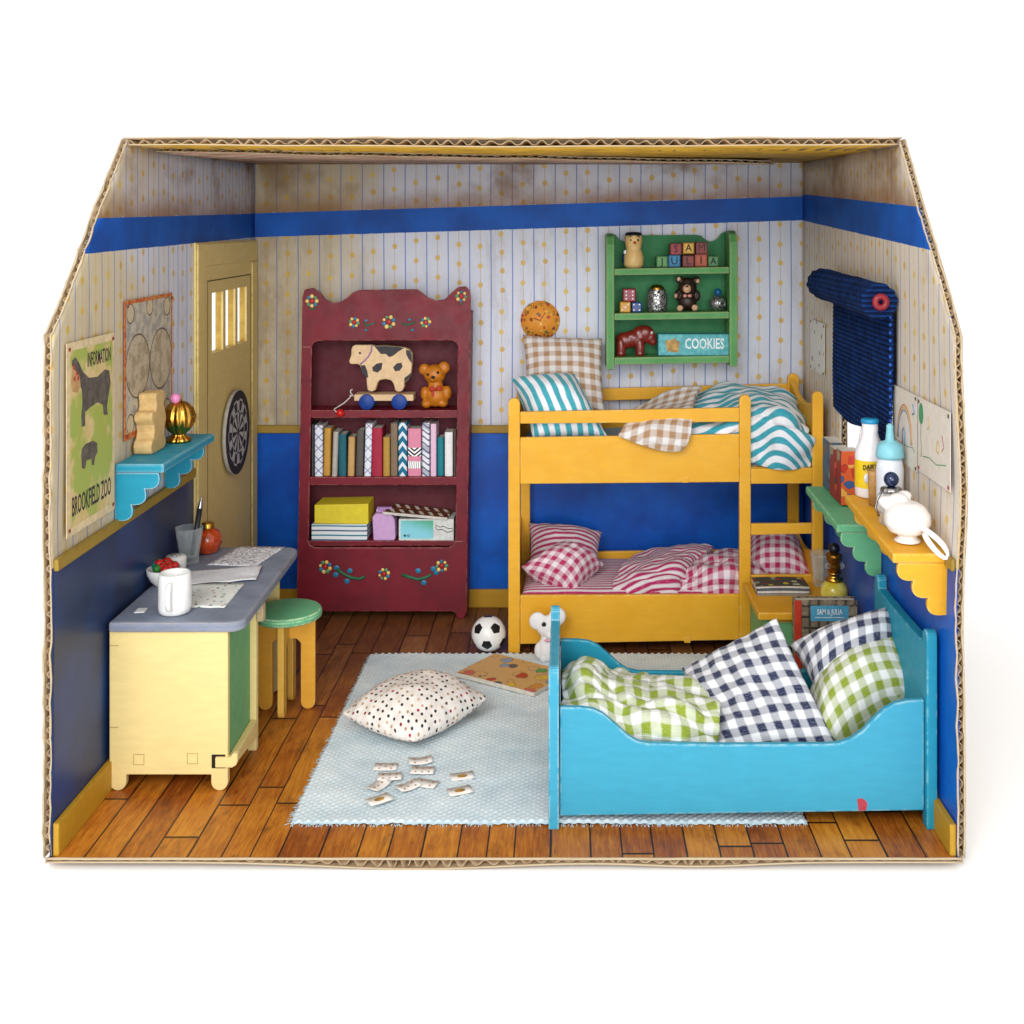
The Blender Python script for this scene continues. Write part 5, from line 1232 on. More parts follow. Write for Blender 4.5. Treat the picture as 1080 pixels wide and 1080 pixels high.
bm = nb(); lathe(bm, [(0, 0), (.78, 0), (.86, .1), (.84, .3), (.9, .5), (.88, 1.4), (.72, 1.75), (.76, 1.85), (.7, 1.95), (0, 1.95)], cc, 36); obj('jar_body', bm, emb, SJ)
bm = nb(); lathe(bm, [(.62, 1.95), (.6, 2.1), (.42, 2.28), (0, 2.36)], cc, 28); obj('gold_lid', bm, gold, SJ)
# brown bear
bb = plain('bear_brown', '#2e1a12', .4, var=.3); paw = plain('paw_tan', '#c9a07c', .5)
xm = X(724.5, yg); z0_ = shz(1, xm); BR = root('brown_bear', (xm, yg, z0_), 'dark brown resin bear with tan paws and a small bow on the green shelf', 'bear figurine'); yq = yg+.5
bm = nb()
for a in ((725, 304, 10, 9, 8), (725, 299, 8.5, 6.5, 6), (717, 295, 4.2, 4.2, 3.4), (734.5, 295.5, 4.2, 4.2, 3.4), (725, 318, 10, 9.5, 8), (725, 311, 8, 5, 6), (714.5, 311, 3.2, 5.5, 4), (735.5, 312, 3.2, 5.5, 4), (718.5, 325, 4.5, 3.2, 6), (732, 325, 4.5, 3.2, 6)): pb(bm, a[0], a[1], yq, a[2], a[3], a[4])
merged(obj('bear_body', bm, bb, BR), .07, 1)
for a in ((724.5, 304.5, 4.4, 4.6, 3, .55), (717.2, 325, 3.3, 3.3, 1.5, .5), (732.8, 324.6, 3.3, 3.3, 1.5, .5), (716, 294.3, 2.2, 2.4, 1, .2), (735.8, 296.3, 2.2, 2.4, 1, .2), (712.8, 312, 1.7, 2.5, 1.5, .3)):
    bm = nb(); pb(bm, a[0], a[1], yq-a[5], a[2], a[3], a[4]); obj('tan_patch', bm, paw, BR)
bm = nb(); pb(bm, 724.8, 302, yq-.85, 1.3, 1.1, 1); obj('nose', bm, black, BR)
for e_ in (721.5, 728.5):
    bm = nb(); pb(bm, e_, 300, yq-.68, .9); obj('eye', bm, black, BR)
bm = nb(); pb(bm, 722.5, 312, yq-.65, 2.2, 1.7, 1); pb(bm, 727.5, 312, yq-.65, 2.2, 1.7, 1); obj('bow', bm, plain('bow_pale', '#c98a7a', .5), BR)
xm = X(758, yg); z0_ = shz(1, xm); OR = root('bell_ornament', (xm, yg, z0_), 'round dark silver ornament with a blue bead on top, right end of the green shelf', 'ornament'); cc = V((xm, yg+.5, z0_))
bm = nb(); lathe(bm, [(0, 0), (.4, .02), (.55, .15), (.72, .5), (.72, .8), (.5, 1.15), (.25, 1.3), (0, 1.32)], cc, 30); obj('ornament_body', bm, emb, OR)
bm = nb(); ball(bm, cc+V((0, 0, 1.6)), .32); obj('blue_bead', bm, plain('bead_blue', '#12588c', .15), OR)
bm = nb(); tube(bm, [cc+V((.25*math.cos(a), -.5, .62+.18*math.sin(a))) for a in [k*math.tau/12 for k in range(12)]], .03, 5, closed=True); ball(bm, cc+V((0, -.66, .62)), (.25, .06, .05), 0, 10, 6); obj('silver_trim', bm, silver, OR)
# horse
hm = plain('horse_red_brown', '#7a2018', .3, var=.15, coat=.3)
xm = X(668, yg); z0_ = shz(2, xm); HO = root('toy_horse', (xm, yg, z0_), 'glossy red-brown carved horse on the bottom green shelf', 'toy horse'); yq = yg+.5
R_ = Matrix.Rotation(math.radians(30), 3, 'Y')
bm = nb()
for a in ((660, 359, 11, 9, 7), (668, 357, 11, 9, 7), (675, 354.5, 9, 11, 6), (681, 351, 8.5, 8, 5.5), (686, 355.5, 6, 7.5, 4.6), (688.5, 360, 4.4, 4.8, 4)): pb(bm, a[0], a[1], yq, a[2], a[3], a[4])
for lx in (655, 675):
    for oy in (-.35, .35): pb(bm, lx, 366.5, yq+oy, 5.2, 11, 4.2); pb(bm, lx, 373.0, yq+oy, 5.2, 3.6, 4.2)
merged(obj('horse_body', bm, hm, HO), .07, 3)
bm = nb(); pb(bm, 687.5, 351, yq-.32, 1.5, 1.5, 1); obj('eye', bm, whitep, HO)
bm = nb(); pb(bm, 687.8, 351.2, yq-.4, .7, .7, .7); obj('pupil', bm, black, HO)
# cookies
x0_, x1_ = X(694.3, yg-.3), X(770-.8, yg-.3); z0_ = shz(2, (x0_+x1_)/2)+.01; z1_ = z0_+1.83
CB = root('cookie_box', ((x0_+x1_)/2, yg, z0_), 'long pale turquoise cookie packet lettered COOKIES on the bottom green shelf', 'cookie box')
bm = nb(); box(bm, x0_, yg-.3, z0_, x1_, yg+1.2, z1_)
b = NB('cookie_carton', .45); n_ = b.noise(scale=2.5, detail=5); b.color(b.mix(n_.ramp(.4, .7), '#3f98a0', '#62b4b8')); b.bump(b.noise(scale=2), .5, .08); obj('carton', bm, b.m, CB, bevel=.06)
bm = nb(); text(bm, 'COOKIES', 1.25, (x0_+3.95, yg-.315, z0_+.98), (1, 0, 0), (0, 0, 1), .008, sx=.64, bold=.02); obj('lettering', bm, plain('letter_white', '#e6eef0', .5), CB)
for k, (cx_, cz_, rt) in enumerate(((1.3, .8, -.12), (1.15, .9, .25))):
    bm = nb(); s_ = .48; pts = [(x0_+cx_+s_*(u*math.cos(rt)-v*math.sin(rt)), z0_+cz_+s_*(u*math.sin(rt)+v*math.cos(rt))) for u, v in ((-1, -1), (1, -1), (1, 1), (-1, 1))]
    prism(bm, pts, 'y', yg-.312-.008*k, yg-.303-.008*k); obj('biscuit_picture', bm, plain('biscuit%d' % k, ['#b98a4c', '#cda564'][k], .7, var=.25), CB)
# wall clock
cc = P(569.8, 338, YB-.12); CK = root('wall_clock', (cc.x, YB, cc.z-1.72), 'round orange patterned wall clock just above the brown gingham pillow', 'clock')
bm = nb(); lathe(bm, [(0, 0), (1.72, 0), (1.72, .12), (0, .12)], (cc.x, YB-.02, cc.z), 48, axis=(0, -1, 0)); obj('clock_disc', bm, scribble('clock_print', '#dc9136', ['#e8ac4a', '#b5483a', '#8a4a20', '#f0c060', '#6f7a3a'], 2.6, .40), CK)
bm = nb()
for k, s_ in enumerate(('12', '1', '2', '3', '4', '5', '6', '7', '8', '9', '10', '11')):
    a = math.radians(90-30*k); text(bm, s_, .42, (cc.x+1.38*math.cos(a), YB-.155, cc.z+1.38*math.sin(a)), (1, 0, 0), (0, 0, 1), .004)
obj('numerals', bm, ink, CK)
bm = nb(); tube(bm, [(cc.x, YB-.17, cc.z), (cc.x-.55, YB-.17, cc.z+.2)], .04, 6); tube(bm, [(cc.x, YB-.17, cc.z), (cc.x+.45, YB-.17, cc.z+.7)], .03, 6); obj('clock_hands', bm, plain('hand_red', '#8c2a1e', .5), CK)
# ================================================================ floor things
cc = G(515.5, 686.5); cc.z = 1.36; FB = (cc.x, cc.y, 1.36)
phi = (1+5**.5)/2; ico = [V(v).normalized() for v in [(0, s1, s2*phi) for s1 in (-1, 1) for s2 in (-1, 1)]+[(s1, s2*phi, 0) for s1 in (-1, 1) for s2 in (-1, 1)]+[(s2*phi, 0, s1) for s1 in (-1, 1) for s2 in (-1, 1)]]
bm = nb(); bmesh.ops.create_icosphere(bm, subdivisions=6, radius=1)
tri = []
for v0 in ico:
    nn = sorted(ico, key=lambda q_: (q_-v0).length)[1:6]
    t1 = v0.orthogonal().normalized(); t2 = v0.cross(t1)
    nn.sort(key=lambda q_: math.atan2(q_.dot(t2), q_.dot(t1))); th = [v0.lerp(q_, 1/3) for q_ in nn]
    tri.append((v0, [th[i].cross(th[(i+1) % 5]) for i in range(5)]))
for f in bm.faces:
    c_ = f.calc_center_median().normalized(); f.smooth = True
    v0, pl = min(tri, key=lambda t_: (t_[0]-c_).length); s_ = min(p_.normalized().dot(c_) for p_ in pl)
    f.material_index = 1 if s_ > .02 else 0
bmesh.ops.rotate(bm, verts=bm.verts, cent=(0, 0, 0), matrix=Matrix.Rotation(.35, 3, 'X') @ Matrix.Rotation(.25, 3, 'Y') @ Matrix.Rotation(.5, 3, 'Z'))
bmesh.ops.scale(bm, verts=bm.verts, vec=(1.36,)*3); bmesh.ops.translate(bm, verts=bm.verts, vec=FB)
obj('football', bm, [white_gl, plain('panel_black', '#16161a', .35)], base=(FB[0], FB[1], 0), label='black and white football beside the left post of the bunk bed', cat='football')
# white flocked elephant
yw = 26.7; fl_ = plain('flocked_white', '#eceaea', .95, var=.03)
EL = root('toy_animal', (X(577, yw), yw, .2), 'white flocked toy animal with big round ears sitting behind the blue footboard', 'toy animal')
bm = nb()
for a in ((578.5, 661, 12.5, 12, 9), (567, 655, 9.2, 9.5, 4.5), (588, 650, 9.2, 9.5, 4.5), (578, 673, 8, 6, 7), (577.5, 684, 10.5, 14, 9), (568.5, 686, 5, 8.5, 5.5), (587, 686, 5, 8.5, 5.5), (573.5, 692, 5, 7, 8), (584, 692, 5, 7, 8), (580, 668, 4.5, 5, 12)): pb(bm, a[0], a[1], yw, a[2], a[3], a[4])
merged(obj('animal_body', bm, fl_, EL), .075, 2)
for ex in (573.6, 586):
    bm = nb(); pb(bm, ex, 658.5, yw-.65, 2.4, 2.4, 1.4); obj('eye', bm, black, EL)
bm = nb(); pb(bm, 578, 675.5, yw-.65, 4, 1.6, 1.5); obj('pink_ribbon', bm, plain('ribbon_pink', '#e3a6bc', .6), EL)
# magazine on the rug
def slabbook(name, C3, th, cover, label, cat, edge=pages):
    a, b_, c_ = C3; d_ = b_+(c_-a); C4 = [a, c_, d_, b_]; bm = nb(); slab4(bm, C4, th)
    for f in bm.faces: f.material_index = 1 if abs(f.normal.z) < .5 else 0
    return obj(name, bm, [cover, edge], base=(a+b_+c_+d_)/4, bevel=.02, label=label, cat=cat)
z_ = .27
A_, B_, C_ = G(481, 713.5, z_), G(522, 693, z_), G(563, 735, z_)
slabbook('picture_book', (A_, B_, C_), .3, scribble('magazine_print', '#cfa468', ['#b8452e', '#4f9a4e', '#d9b23c', '#5a5a60', '#b89aa8', '#c96a5a', '#8a9ab0', '#c98a3c'], .85, .42), 'tan illustrated book lying on the rug by the blue footboard', 'book')
# playing cards
tz = .27
cards = [(406.8, 809, 24, 9.5, 0, 5, 'playing card, upper left of the group, lying straight'), (443.5, 803.5, 27, 8, 8, 4, 'bent playing card farthest back on the right of the cluster'), (445.7, 813.8, 25, 8.5, -1, 6, 'playing card with two rows of pips just below the bent one'),
 (411, 821, 34, 11, 4, 6, 'playing card on top of the pile in the middle of the cluster'), (399, 829, 30, 9, 38, 3, 'playing card curling up at the left edge of the cluster'), (449, 827, 27, 8, -12, 4, 'playing card half under its neighbour on the right of the cluster'),
 (430.5, 831, 25, 11, 24, 5, 'playing card slanting in the front middle of the cluster'), (400, 845.3, 22, 10, 22, 1, 'playing card with a gold figure, nearest the front'), (487.5, 818.8, 26, 9, 10, 1, 'playing card with a brown figure, upper of the two on the right'), (485, 834.8, 27, 11, 14, 1, 'playing card with a large gold figure, lower of the two on the right')]
cardw = plain('card_white', '#ece4dc', .6, var=.03); pipm = plain('card_pips', '#b8724a', .6); figm = plain('card_figure', '#c9943c', .6, var=.3)
for k, (px, py, w_, h_, rt, np_, lab) in enumerate(cards):
    c_ = G(px, py, tz); s_ = (c_.y+CAMD)/F; L_, W_ = 1.42, .92
    a = math.radians(rt*1.6); u = V((math.cos(a), math.sin(a), 0)); v = V((-math.sin(a), math.cos(a), 0)); zz = tz+.02+.035*(k % 4)
    r = root('playing_card', (c_.x, c_.y, tz), lab, 'playing card', 'playing cards scattered on the rug')
    bm = nb(); n = 6; g = []; cv_ = .12 if k in (1, 4, 6) else .03
    for i in range(n+1):
        q0 = V((c_.x, c_.y, zz))+u*L_*(i/n-.5)+V((0, 0, cv_*(2*i/n-1)**2)); g.append((bm.verts.new(q0-v*W_/2), bm.verts.new(q0+v*W_/2)))
    for i in range(n): face(bm, [g[i][0], g[i+1][0], g[i+1][1], g[i][1]], 0, True)
    obj('card', bm, cardw, r, solid=.02)
    bm = nb(); sp = {1: [(0, 0)], 3: [(-.6, 0), (0, 0), (.6, 0)], 4: [(-.65, -.5), (-.65, .5), (.65, -.5), (.65, .5)], 5: [(-.65, -.5), (-.65, .5), (.65, -.5), (.65, .5), (0, 0)], 6: [(-.7, -.5), (-.7, .5), (0, -.5), (0, .5), (.7, -.5), (.7, .5)]}[np_]
    for i, j in sp:
        q0 = V((c_.x, c_.y, zz+.012+cv_*i*i))+u*L_*.5*i*.8+v*W_*.5*j
        ball(bm, q0, (.32, .2, .012) if np_ == 1 else (.07, .07, .01), 0, 10, 6, Matrix.Rotation(a, 3, 'Z'))
    obj('printed_pips' if np_ > 1 else 'printed_figure', bm, figm if np_ == 1 else pipm, r)

# ================================================================ nightstand things
zn = 5.9
def gn(px, py): return G(px, py, zn)
bl = scribble('comic_print', '#4a4a40', ['#c9b23a', '#b8b8a0', '#a83a2c', '#3a5a8a', '#8a8a80', '#d8c87a'], 1.6, .45)
for k in range(4):
    a, b_ = gn(798.5-k*.3, 628.5-(k*.0)), gn(854+(k % 2)*.6, 628.5); c_ = V((a.x+.15+.08*k, a.y+2.1, 0))
    z0_ = zn+.012+.17*k; bm = nb(); n = 8; pts = []
    x0_, x1_ = a.x+.05*(k % 3), b_.x-.06*(k % 2)
    xs_ = [x0_+(x1_-x0_)*i/n for i in range(n+1)]
    prism(bm, [(x_, z0_+.05*math.sin((x_-x0_)/(x1_-x0_)*math.pi)*(k > 1)) for x_ in xs_]+[(x_, z0_+.14+.05*math.sin((x_-x0_)/(x1_-x0_)*math.pi)*(k > 0)) for x_ in xs_[::-1]], 'y', a.y+.05*(k % 2), a.y+2.3)
    for f in bm.faces: f.material_index = 0 if abs(f.normal.z) > .8 and f.calc_center_median().z > z0_+.1 else 1
    obj('magazine', bm, [bl, plain('mag_edge%d' % k, ['#8f8a80', '#d8d4cc', '#55606e', '#d2cec4'][k], .7)], base=((x0_+x1_)/2, a.y+1.1, z0_), label=['lowest magazine of the stack on the nightstand', 'second magazine from the bottom of the nightstand stack', 'dark-edged magazine, second from the top of the stack', 'comic magazine with a colourful cover, topmost of the stack'][k], cat='magazine', group='magazines stacked on the nightstand')
c = gn(866.5, 617.5); gg = root('drinking_glass', c, 'clear faceted drinking glass on the nightstand behind the bottle', 'glass')
bm = nb(); lathe(bm, [(0, .02), (.56, .02), (.6, .1), (.62, .6), (.7, 1.4), (.78, 2.3), (.82, 2.55), (.74, 2.55), (.64, 1.6), (.52, .6), (0, .35)], c, 48, flute=.03, nf=8); obj('tumbler', bm, glass, gg)
c = gn(888, 635.5); c.x = min(c.x, 19.6); PB = root('perfume_bottle', c, 'round yellow bottle with gold collar, amber neck and black stopper on the nightstand', 'bottle')
b = NB('yellow_frosted', .25); b.color(b.mix(b.noise(scale=.8).ramp(.3, .7), '#c3ae22', '#d9cf6a')); b.p.inputs['Coat Weight'].default_value = .4
bm = nb(); lathe(bm, [(0, 0), (.6, .0), (.9, .25), (1.0, .7), (.95, 1.15), (.7, 1.5), (.4, 1.62), (0, 1.62)], c, 36); obj('bottle_body', bm, b.m, PB)
bm = nb(); lathe(bm, [(.42, 1.55), (.62, 1.62), (.64, 1.78), (.4, 1.9), (.36, 2.1), (.52, 2.15), (.52, 2.25), (.3, 2.3), (0, 2.3)], c, 30); obj('gold_collar', bm, gold, PB)
bm = nb(); lathe(bm, [(.3, 2.28), (.48, 2.4), (.55, 2.75), (.42, 3.05), (.55, 3.12), (.58, 3.5), (.5, 3.6), (0, 3.6)], c, 28); obj('amber_neck', bm, plain('amber_metal', '#9a6420', .22, .8), PB)
bm = nb(); ball(bm, c+V((0, 0, 3.95)), .42); obj('stopper', bm, black, PB)
for s_ in (-1, 1):
    bm = nb(); ball(bm, c+V((.5*s_, -.25, 2.75)), .22, 0, 14, 10); obj('glass_bead', bm, glass, PB)
# standing book behind the bed
yk = 18.9; x0_, x1_ = X(838, yk), X(904, yk); zt2 = Z(633, yk)
SB = root('hardback_book', ((x0_+x1_)/2, yk, 0), 'upright hardback with orange-red spine edge and blue title label behind the blue bed', 'book')
b = NB('shop_photo', .4); x, y, z = b.xyz()
c_ = b.mix(((x*1.6).fract()).lt(.3), '#7a6c58', '#4a4238'); c_ = b.mix(((z*1.3).fract()).lt(.2), c_, '#39332c'); c_ = b.mix(b.noise(scale=2.2, detail=4).ramp(.45, .65)*.6, c_, '#a89a80'); b.color(c_)
bm = nb(); box(bm, x0_, yk, 0, x1_, yk+.1, zt2); box(bm, x0_, yk+.75, 0, x1_, yk+.85, zt2); box(bm, x0_, yk+.101, 0, x0_+.1, yk+.749, zt2); obj('cover', bm, b.m, SB)
bm = nb(); box(bm, x0_+.11, yk+.11, .1, x1_-.1, yk+.74, zt2-.12); obj('pages', bm, pages, SB)
bm = nb(); box(bm, x0_, yk-.012, 0, x0_+.48, yk-.001, zt2-.02); obj('orange_strip', bm, plain('strip_orange', '#cf3d24', .5), SB)
bm = nb(); xa_, xb2 = X(855, yk), X(895, yk); box(bm, xa_, yk-.012, Z(655, yk), xb2, yk-.002, Z(638.8, yk)); obj('title_label', bm, plain('label_blue', '#57a8c9', .5), SB, bevel=.004)
bm = nb(); text(bm, 'SAM & JULIA', .52, ((xa_+xb2)/2, yk-.02, Z(645.6, yk)), (1, 0, 0), (0, 0, 1), .004, sx=.62, bold=.015); box(bm, xa_+.3, yk-.02, Z(651.6, yk), xb2-.3, yk-.014, Z(650.8, yk)); obj('lettering', bm, plain('letter_white', '#e6eef0', .5), SB)

# ================================================================ right wall
def RWd(px): return XR*F/(px-CX)
def RW(px, py):
    d = RWd(px); return (d-CAMD, CAMH-(py-CY)/F*d)
def flat_right(name, y0, y1, z0, z1, mat, label, cat, off=.12, th=.03, bend=.0):
    bm = nb(); box(bm, XR-off-th, y0, z0, XR-off, y1, z1); return obj(name, bm, mat, base=(XR, (y0+y1)/2, z0), label=label, cat=cat)
pr = plain('drawing_paper', '#dcd4c8', .8, var=.05)
crayon = {k: plain('crayon_'+k, h, .8) for k, h in dict(orange='#c98a5a', yellow='#cdb070', blue='#7f93b5', green='#4f9a6a', grey='#8c8880', pink='#b04468', brown='#6a5238').items()}
def mark(par, pts, m, r_=.05, closed=False, xo=.16):
    bm = nb(); tube(bm, [(XR-xo, y_, z_) for y_, z_ in pts], r_, 5, closed=closed); sub('crayon_line', bm, m, par)
d2 = flat_right('child_drawing', 6.5, 11.3, 19.0, 23.5, pr, "child's crayon drawing of a rainbow, beside the blue blind", 'drawing')
for k, (rr_, cn) in enumerate(((2.0, 'orange'), (1.85, 'yellow'), (1.7, 'blue'))):
    mark(d2, [(8.9+rr_*math.cos(a)*.75, 20.4+rr_*1.1*math.sin(a)) for a in [k2*math.pi/14 for k2 in range(15)]], crayon[cn], .045)
mark(d2, [(9.3, 20.2), (9.3, 21.0), (9.0, 21.2), (8.8, 20.9), (8.9, 20.1)], crayon['blue'], .05); mark(d2, [(7.2, 22.9), (6.9, 22.4), (7.3, 22.3)], crayon['blue'], .06)
mark(d2, [(6.9, 20.1), (7.3, 20.3), (8.6, 20.15), (10.9, 20.2)], crayon['grey'], .02)
pins(d2, [(11.1, 23.3), (6.7, 23.3), (6.7, 19.2)], 'r', plain('pin_brown', '#5c4a3a', .5))
d3 = flat_right('child_drawing', .7, 6.3, 19.2, 23.5, pr, "child's drawing of a green balloon on a string, nearest the front of the right wall", 'drawing')
bm = nb(); ball(bm, (XR-.16, 5.7, 22.6), (.03, .42, .62)); sub('green_balloon', bm, crayon['green'], d3)
mark(d3, [(5.7, 21.98), (5.75, 21.3), (5.6, 20.6), (5.7, 20.1)], crayon['grey'], .03); mark(d3, [(2.9, 21.2), (2.7, 21.6), (2.4, 21.3), (2.6, 20.9), (2.9, 21.0)], crayon['yellow'], .03, True)
mark(d3, [(5.3, 20.2), (4.2, 20.35), (3.0, 20.2), (1.4, 20.5)], crayon['green'], .025); mark(d3, [(4.4, 22.6), (4.1, 22.2), (4.5, 21.9)], crayon['yellow'], .03); mark(d3, [(2.0, 22.0), (1.7, 21.4), (2.1, 21.1)], crayon['pink'], .02)
pins(d3, [(6.1, 23.25), (.95, 23.25)], 'r', plain('pin_brown', '#5c4a3a', .5)); pins(d3, [(6.1, 19.4), (.95, 19.4)], 'r', plain('pin_pink', '#b03a62', .5))
d1 = flat_right('small_print', 30.4, 35.6, 21.4, 25.6, scribble('small_print_ink', '#dcdad4', ['#c9b48c', '#8f8a80', '#b5c9c4', '#a8886a'], 1.1, .26, lines=False), 'small pale print pinned between the corner and the blue blind', 'print')
pins(d1, [(30.6, 25.4), (35.4, 25.4), (30.6, 21.6), (35.4, 21.6)], 'r', plain('pin_brown', '#5c4a3a', .5))
# knitted blind
b = NB('knit_blue', .8, .1); x, y, z = b.xyz()
fr = (y/.48).fract(); vv = (z/.32+(fr-.5).abs()*1.2).fract(); kn = (vv-.5).abs().ramp(.12, .42)*((fr-.5).abs().ramp(.0, .12))
b.color(b.mix(b.noise(scale=1.5, detail=3).ramp(.3, .7), b.mix(kn, '#0e2856', '#08142e'), b.mix(kn, '#173c7a', '#0a1c42'))); b.bump(1.0-kn, .9, .12); knit = b.m
BLD = root('knitted_blind', (XR, 18, 28.8), 'dark blue knitted roll-up blind with a red wooden ring, on the right wall', 'blind')
bm = nb(); zc = 28.75; xc = XR-1.22; n = 60; ny = 70; g = []; y0_, y1_ = 10.5, 26.8
def kz(i, j): return .07*math.sin(j*math.tau/3.2)*math.cos(i*math.pi)+.05*noise.noise(V((i*.3, j*.2, 1)))
for j in range(ny+1):
    row = []; yy = y0_+(y1_-y0_)*j/ny
    for i in range(n):
        a = math.tau*i/n; rr_ = 1.08+.05*abs(math.sin(yy*math.pi/.48))+.05*math.sin(i*math.tau/5)+.06*noise.noise(V((yy*.5, math.cos(a), math.sin(a))))
        row.append(bm.verts.new((xc+rr_*math.cos(a), yy, zc+(yy-10.5)*.02+rr_*math.sin(a))))
    g.append(row)
for j in range(ny):
    for i in range(n): face(bm, [g[j][i], g[j+1][i], g[j+1][(i+1) % n], g[j][(i+1) % n]], 0, True)
face(bm, g[0]); face(bm, g[-1][::-1]); obj('rolled_end', bm, knit, BLD)
bm = nb(); ny = 190; nz = 150; z0_ = 19.55; g = []
for j in range(ny+1):
    row = []; yy = 10.75+(26.2-10.75)*j/ny
    for i in range(nz+1):
        zz = z0_+(28.4-z0_)*i/nz+.25*math.sin(yy*.5)*(1-i/nz)
        row.append(bm.verts.new((XR-.32-.10*abs(math.sin(yy*math.pi/.48))-.06*abs(math.sin(zz*math.pi/.32+abs(math.sin(yy*math.pi/.48))*1.3))-.12*noise.noise(V((yy*.15, zz*.15, 3))), yy+.1*noise.noise(V((zz*.6, 5, 5)))*(j in (0, ny)), zz)))
    g.append(row)
for j in range(ny):
    for i in range(nz): face(bm, [g[j][i], g[j][i+1], g[j+1][i+1], g[j+1][i]], 0, True)
obj('hanging_panel', bm, knit, BLD, solid=.1)
bm = nb(); R1 = .34; bmt = [V((xc, 10.3, zc))+V((R1*math.cos(a), 0, R1*math.sin(a))) for a in [k*math.tau/24 for k in range(24)]]
tube(bm, bmt, .21, 10, closed=True); obj('red_ring', bm, plain('ring_red', '#8e1f2c', .4), BLD)
bm = nb()
for k in range(17): ball(bm, (XR-.5, 10.75, 19.8+k*.5), (.1, .12, .13), 0, 8, 6)
o_ = obj('edge_stitches', bm, plain('stitch_blue', '#1a56b8', .5), BLD); o_['kind'] = 'stuff'

# on the green shelf
zg1 = 14.05
def sbox(name, y0, y1, x0, x1, z0, h, mats, label, cat, rz=0):
    bm = nb(); box(bm, x0, y0, z0, x1, y1, z0+h)
    for f in bm.faces:
        f.normal_update(); f.material_index = 0 if f.normal.x < -.5 else (1 if f.normal.y < -.5 else 2)
    return obj(name, bm, mats, base=((x0+x1)/2, (y0+y1)/2, z0), bevel=.03, label=label, cat=cat)
cA = scribble('cover_blue', '#3f5f7a', ['#8fa0b0', '#2f4a66', '#b0b8b8', '#4f8a8a', '#6a5a50'], .9, .45)
cB = scribble('cover_red', '#8a2c2c', ['#7a6a58', '#b8452e', '#4a3a34', '#9a8a70'], .8, .45)
cC = scribble('cover_orange', '#cf5a2c', ['#d98a2c', '#3a5a8a', '#e0a04a', '#b8321e'], 1.3, .42)
sbox('picture_box', 21.4, 23.7, 18.95, 19.9, zg1+.25, 3.6, [cA, cA, pages], 'bluish picture book at the far end of the green shelf', 'book')
sbox('picture_box', 19.75, 21.3, 18.9, 20.0, zg1+.18, 3.5, [cB, cB, pages], 'dark red picture book between the bluish book and the orange-ended box on the green shelf', 'book')
rb = sbox('picture_box', 18.3, 19.65, 19.0, 20.25, zg1+.1, 3.75, [cB, cC, pages], 'picture box with an orange end and red patch, nearest on the green shelf', 'box')
bm = nb(); box(bm, 19.5, 18.286, zg1+2.9, 20.1, 18.298, zg1+3.5); sub('red_label', bm, plain('label_red', '#cf3a2c', .5), rb)
bm = nb(); tube(bm, [(XR-.35, 18.2, 19.6), (XR-.5, 18.3, 18.8), (XR-.45, 18.6, 18.0), (XR-.55, 18.7, 17.2)], .035, 6); obj('pull_string', bm, plain('string_white', '#d8d2c6', .8), BLD)

# on the yellow shelf (its top rises a little towards the back)
def ys(y): return 15.75+(y-1.3)*math.tan(math.radians(3.6))
def at_shelf(px, py):   # point of the tilted shelf top under a pixel
    y_ = 5.0
    for _ in range(12):
        y_ = (CAMH-ys(y_))*F/(py-CY)-CAMD
    return V((X(px, y_), y_, ys(y_)+.01))
c = at_shelf(917.5, 523); MB_ = root('milk_bottle', c, 'white milk bottle with blue cap and yellow label on the yellow shelf', 'milk bottle'); r_ = .93
bm = nb(); lathe(bm, [(0, 0), (.85, 0), (r_, .12), (r_, 2.6), (.86, 3.0), (.6, 3.6), (.5, 4.0), (.5, 4.75), (0, 4.76)], c, 36); obj('bottle_body', bm, plain('milk_white', '#ecebf0', .3, var=.02), MB_)
bm = nb(); lathe(bm, [(.52, 4.6), (.56, 4.64), (.56, 4.8), (.5, 4.88), (0, 4.9)], c, 30); obj('cap', bm, plain('cap_blue', '#2a9ccf', .4), MB_)
bm = nb(); lathe(bm, [(r_+.012, .62), (r_+.012, 2.35)], c, 36); obj('label', bm, plain('label_yellow', '#ecc81c', .5, var=.05), MB_)
bm = nb(); text(bm, 'DAIRY', .42, (c.x-.25, c.y-r_-.02, c.z+2.0), (1, 0, .08), (0, 0, 1), .01, sx=.75, bold=.01); obj('lettering', bm, ink, MB_); bm = nb(); text(bm, 'FRESH', .26, (c.x+.1, c.y-r_-.02, c.z+.85), (1, 0, .08), (0, 0, 1), .01, sx=.8, bold=.01); obj('lettering', bm, ink, MB_)
bm = nb(); ball(bm, (c.x-.35, c.y-r_+.02, c.z+1.3), (.28, .08, .34), 0, 12, 8); obj('cow_picture', bm, plain('print_pale', '#e8eef4', .6), MB_)
c = at_shelf(922.5, 533); TU = obj('cork_tube', (lambda bm: (lathe(bm, [(0, 0), (.34, 0), (.42, 1.9), (.46, 2.15), (.4, 2.15), (.3, .2), (0, .2)], c, 24), bm)[1])(nb()), plain('amber_cup', '#c99a5e', .35, var=.15), base=c, label='small tan beaker squeezed between the milk bottle and the baby bottle', cat='beaker')
c = at_shelf(938.5, 539); BB = root('baby_bottle', c, 'tall white baby bottle with a pale turquoise collar and teat on the yellow shelf', 'baby bottle')
bm = nb(); lathe(bm, [(0, 0), (.72, 0), (.82, .12), (.8, 1.4), (.82, 2.6), (.72, 3.1), (.55, 3.3), (0, 3.3)], c, 36); obj('bottle_body', bm, plain('bottle_milky', '#dfe4ee', .3, var=.03), BB)
ct = plain('collar_turq', '#84c6d4', .4, var=.04)
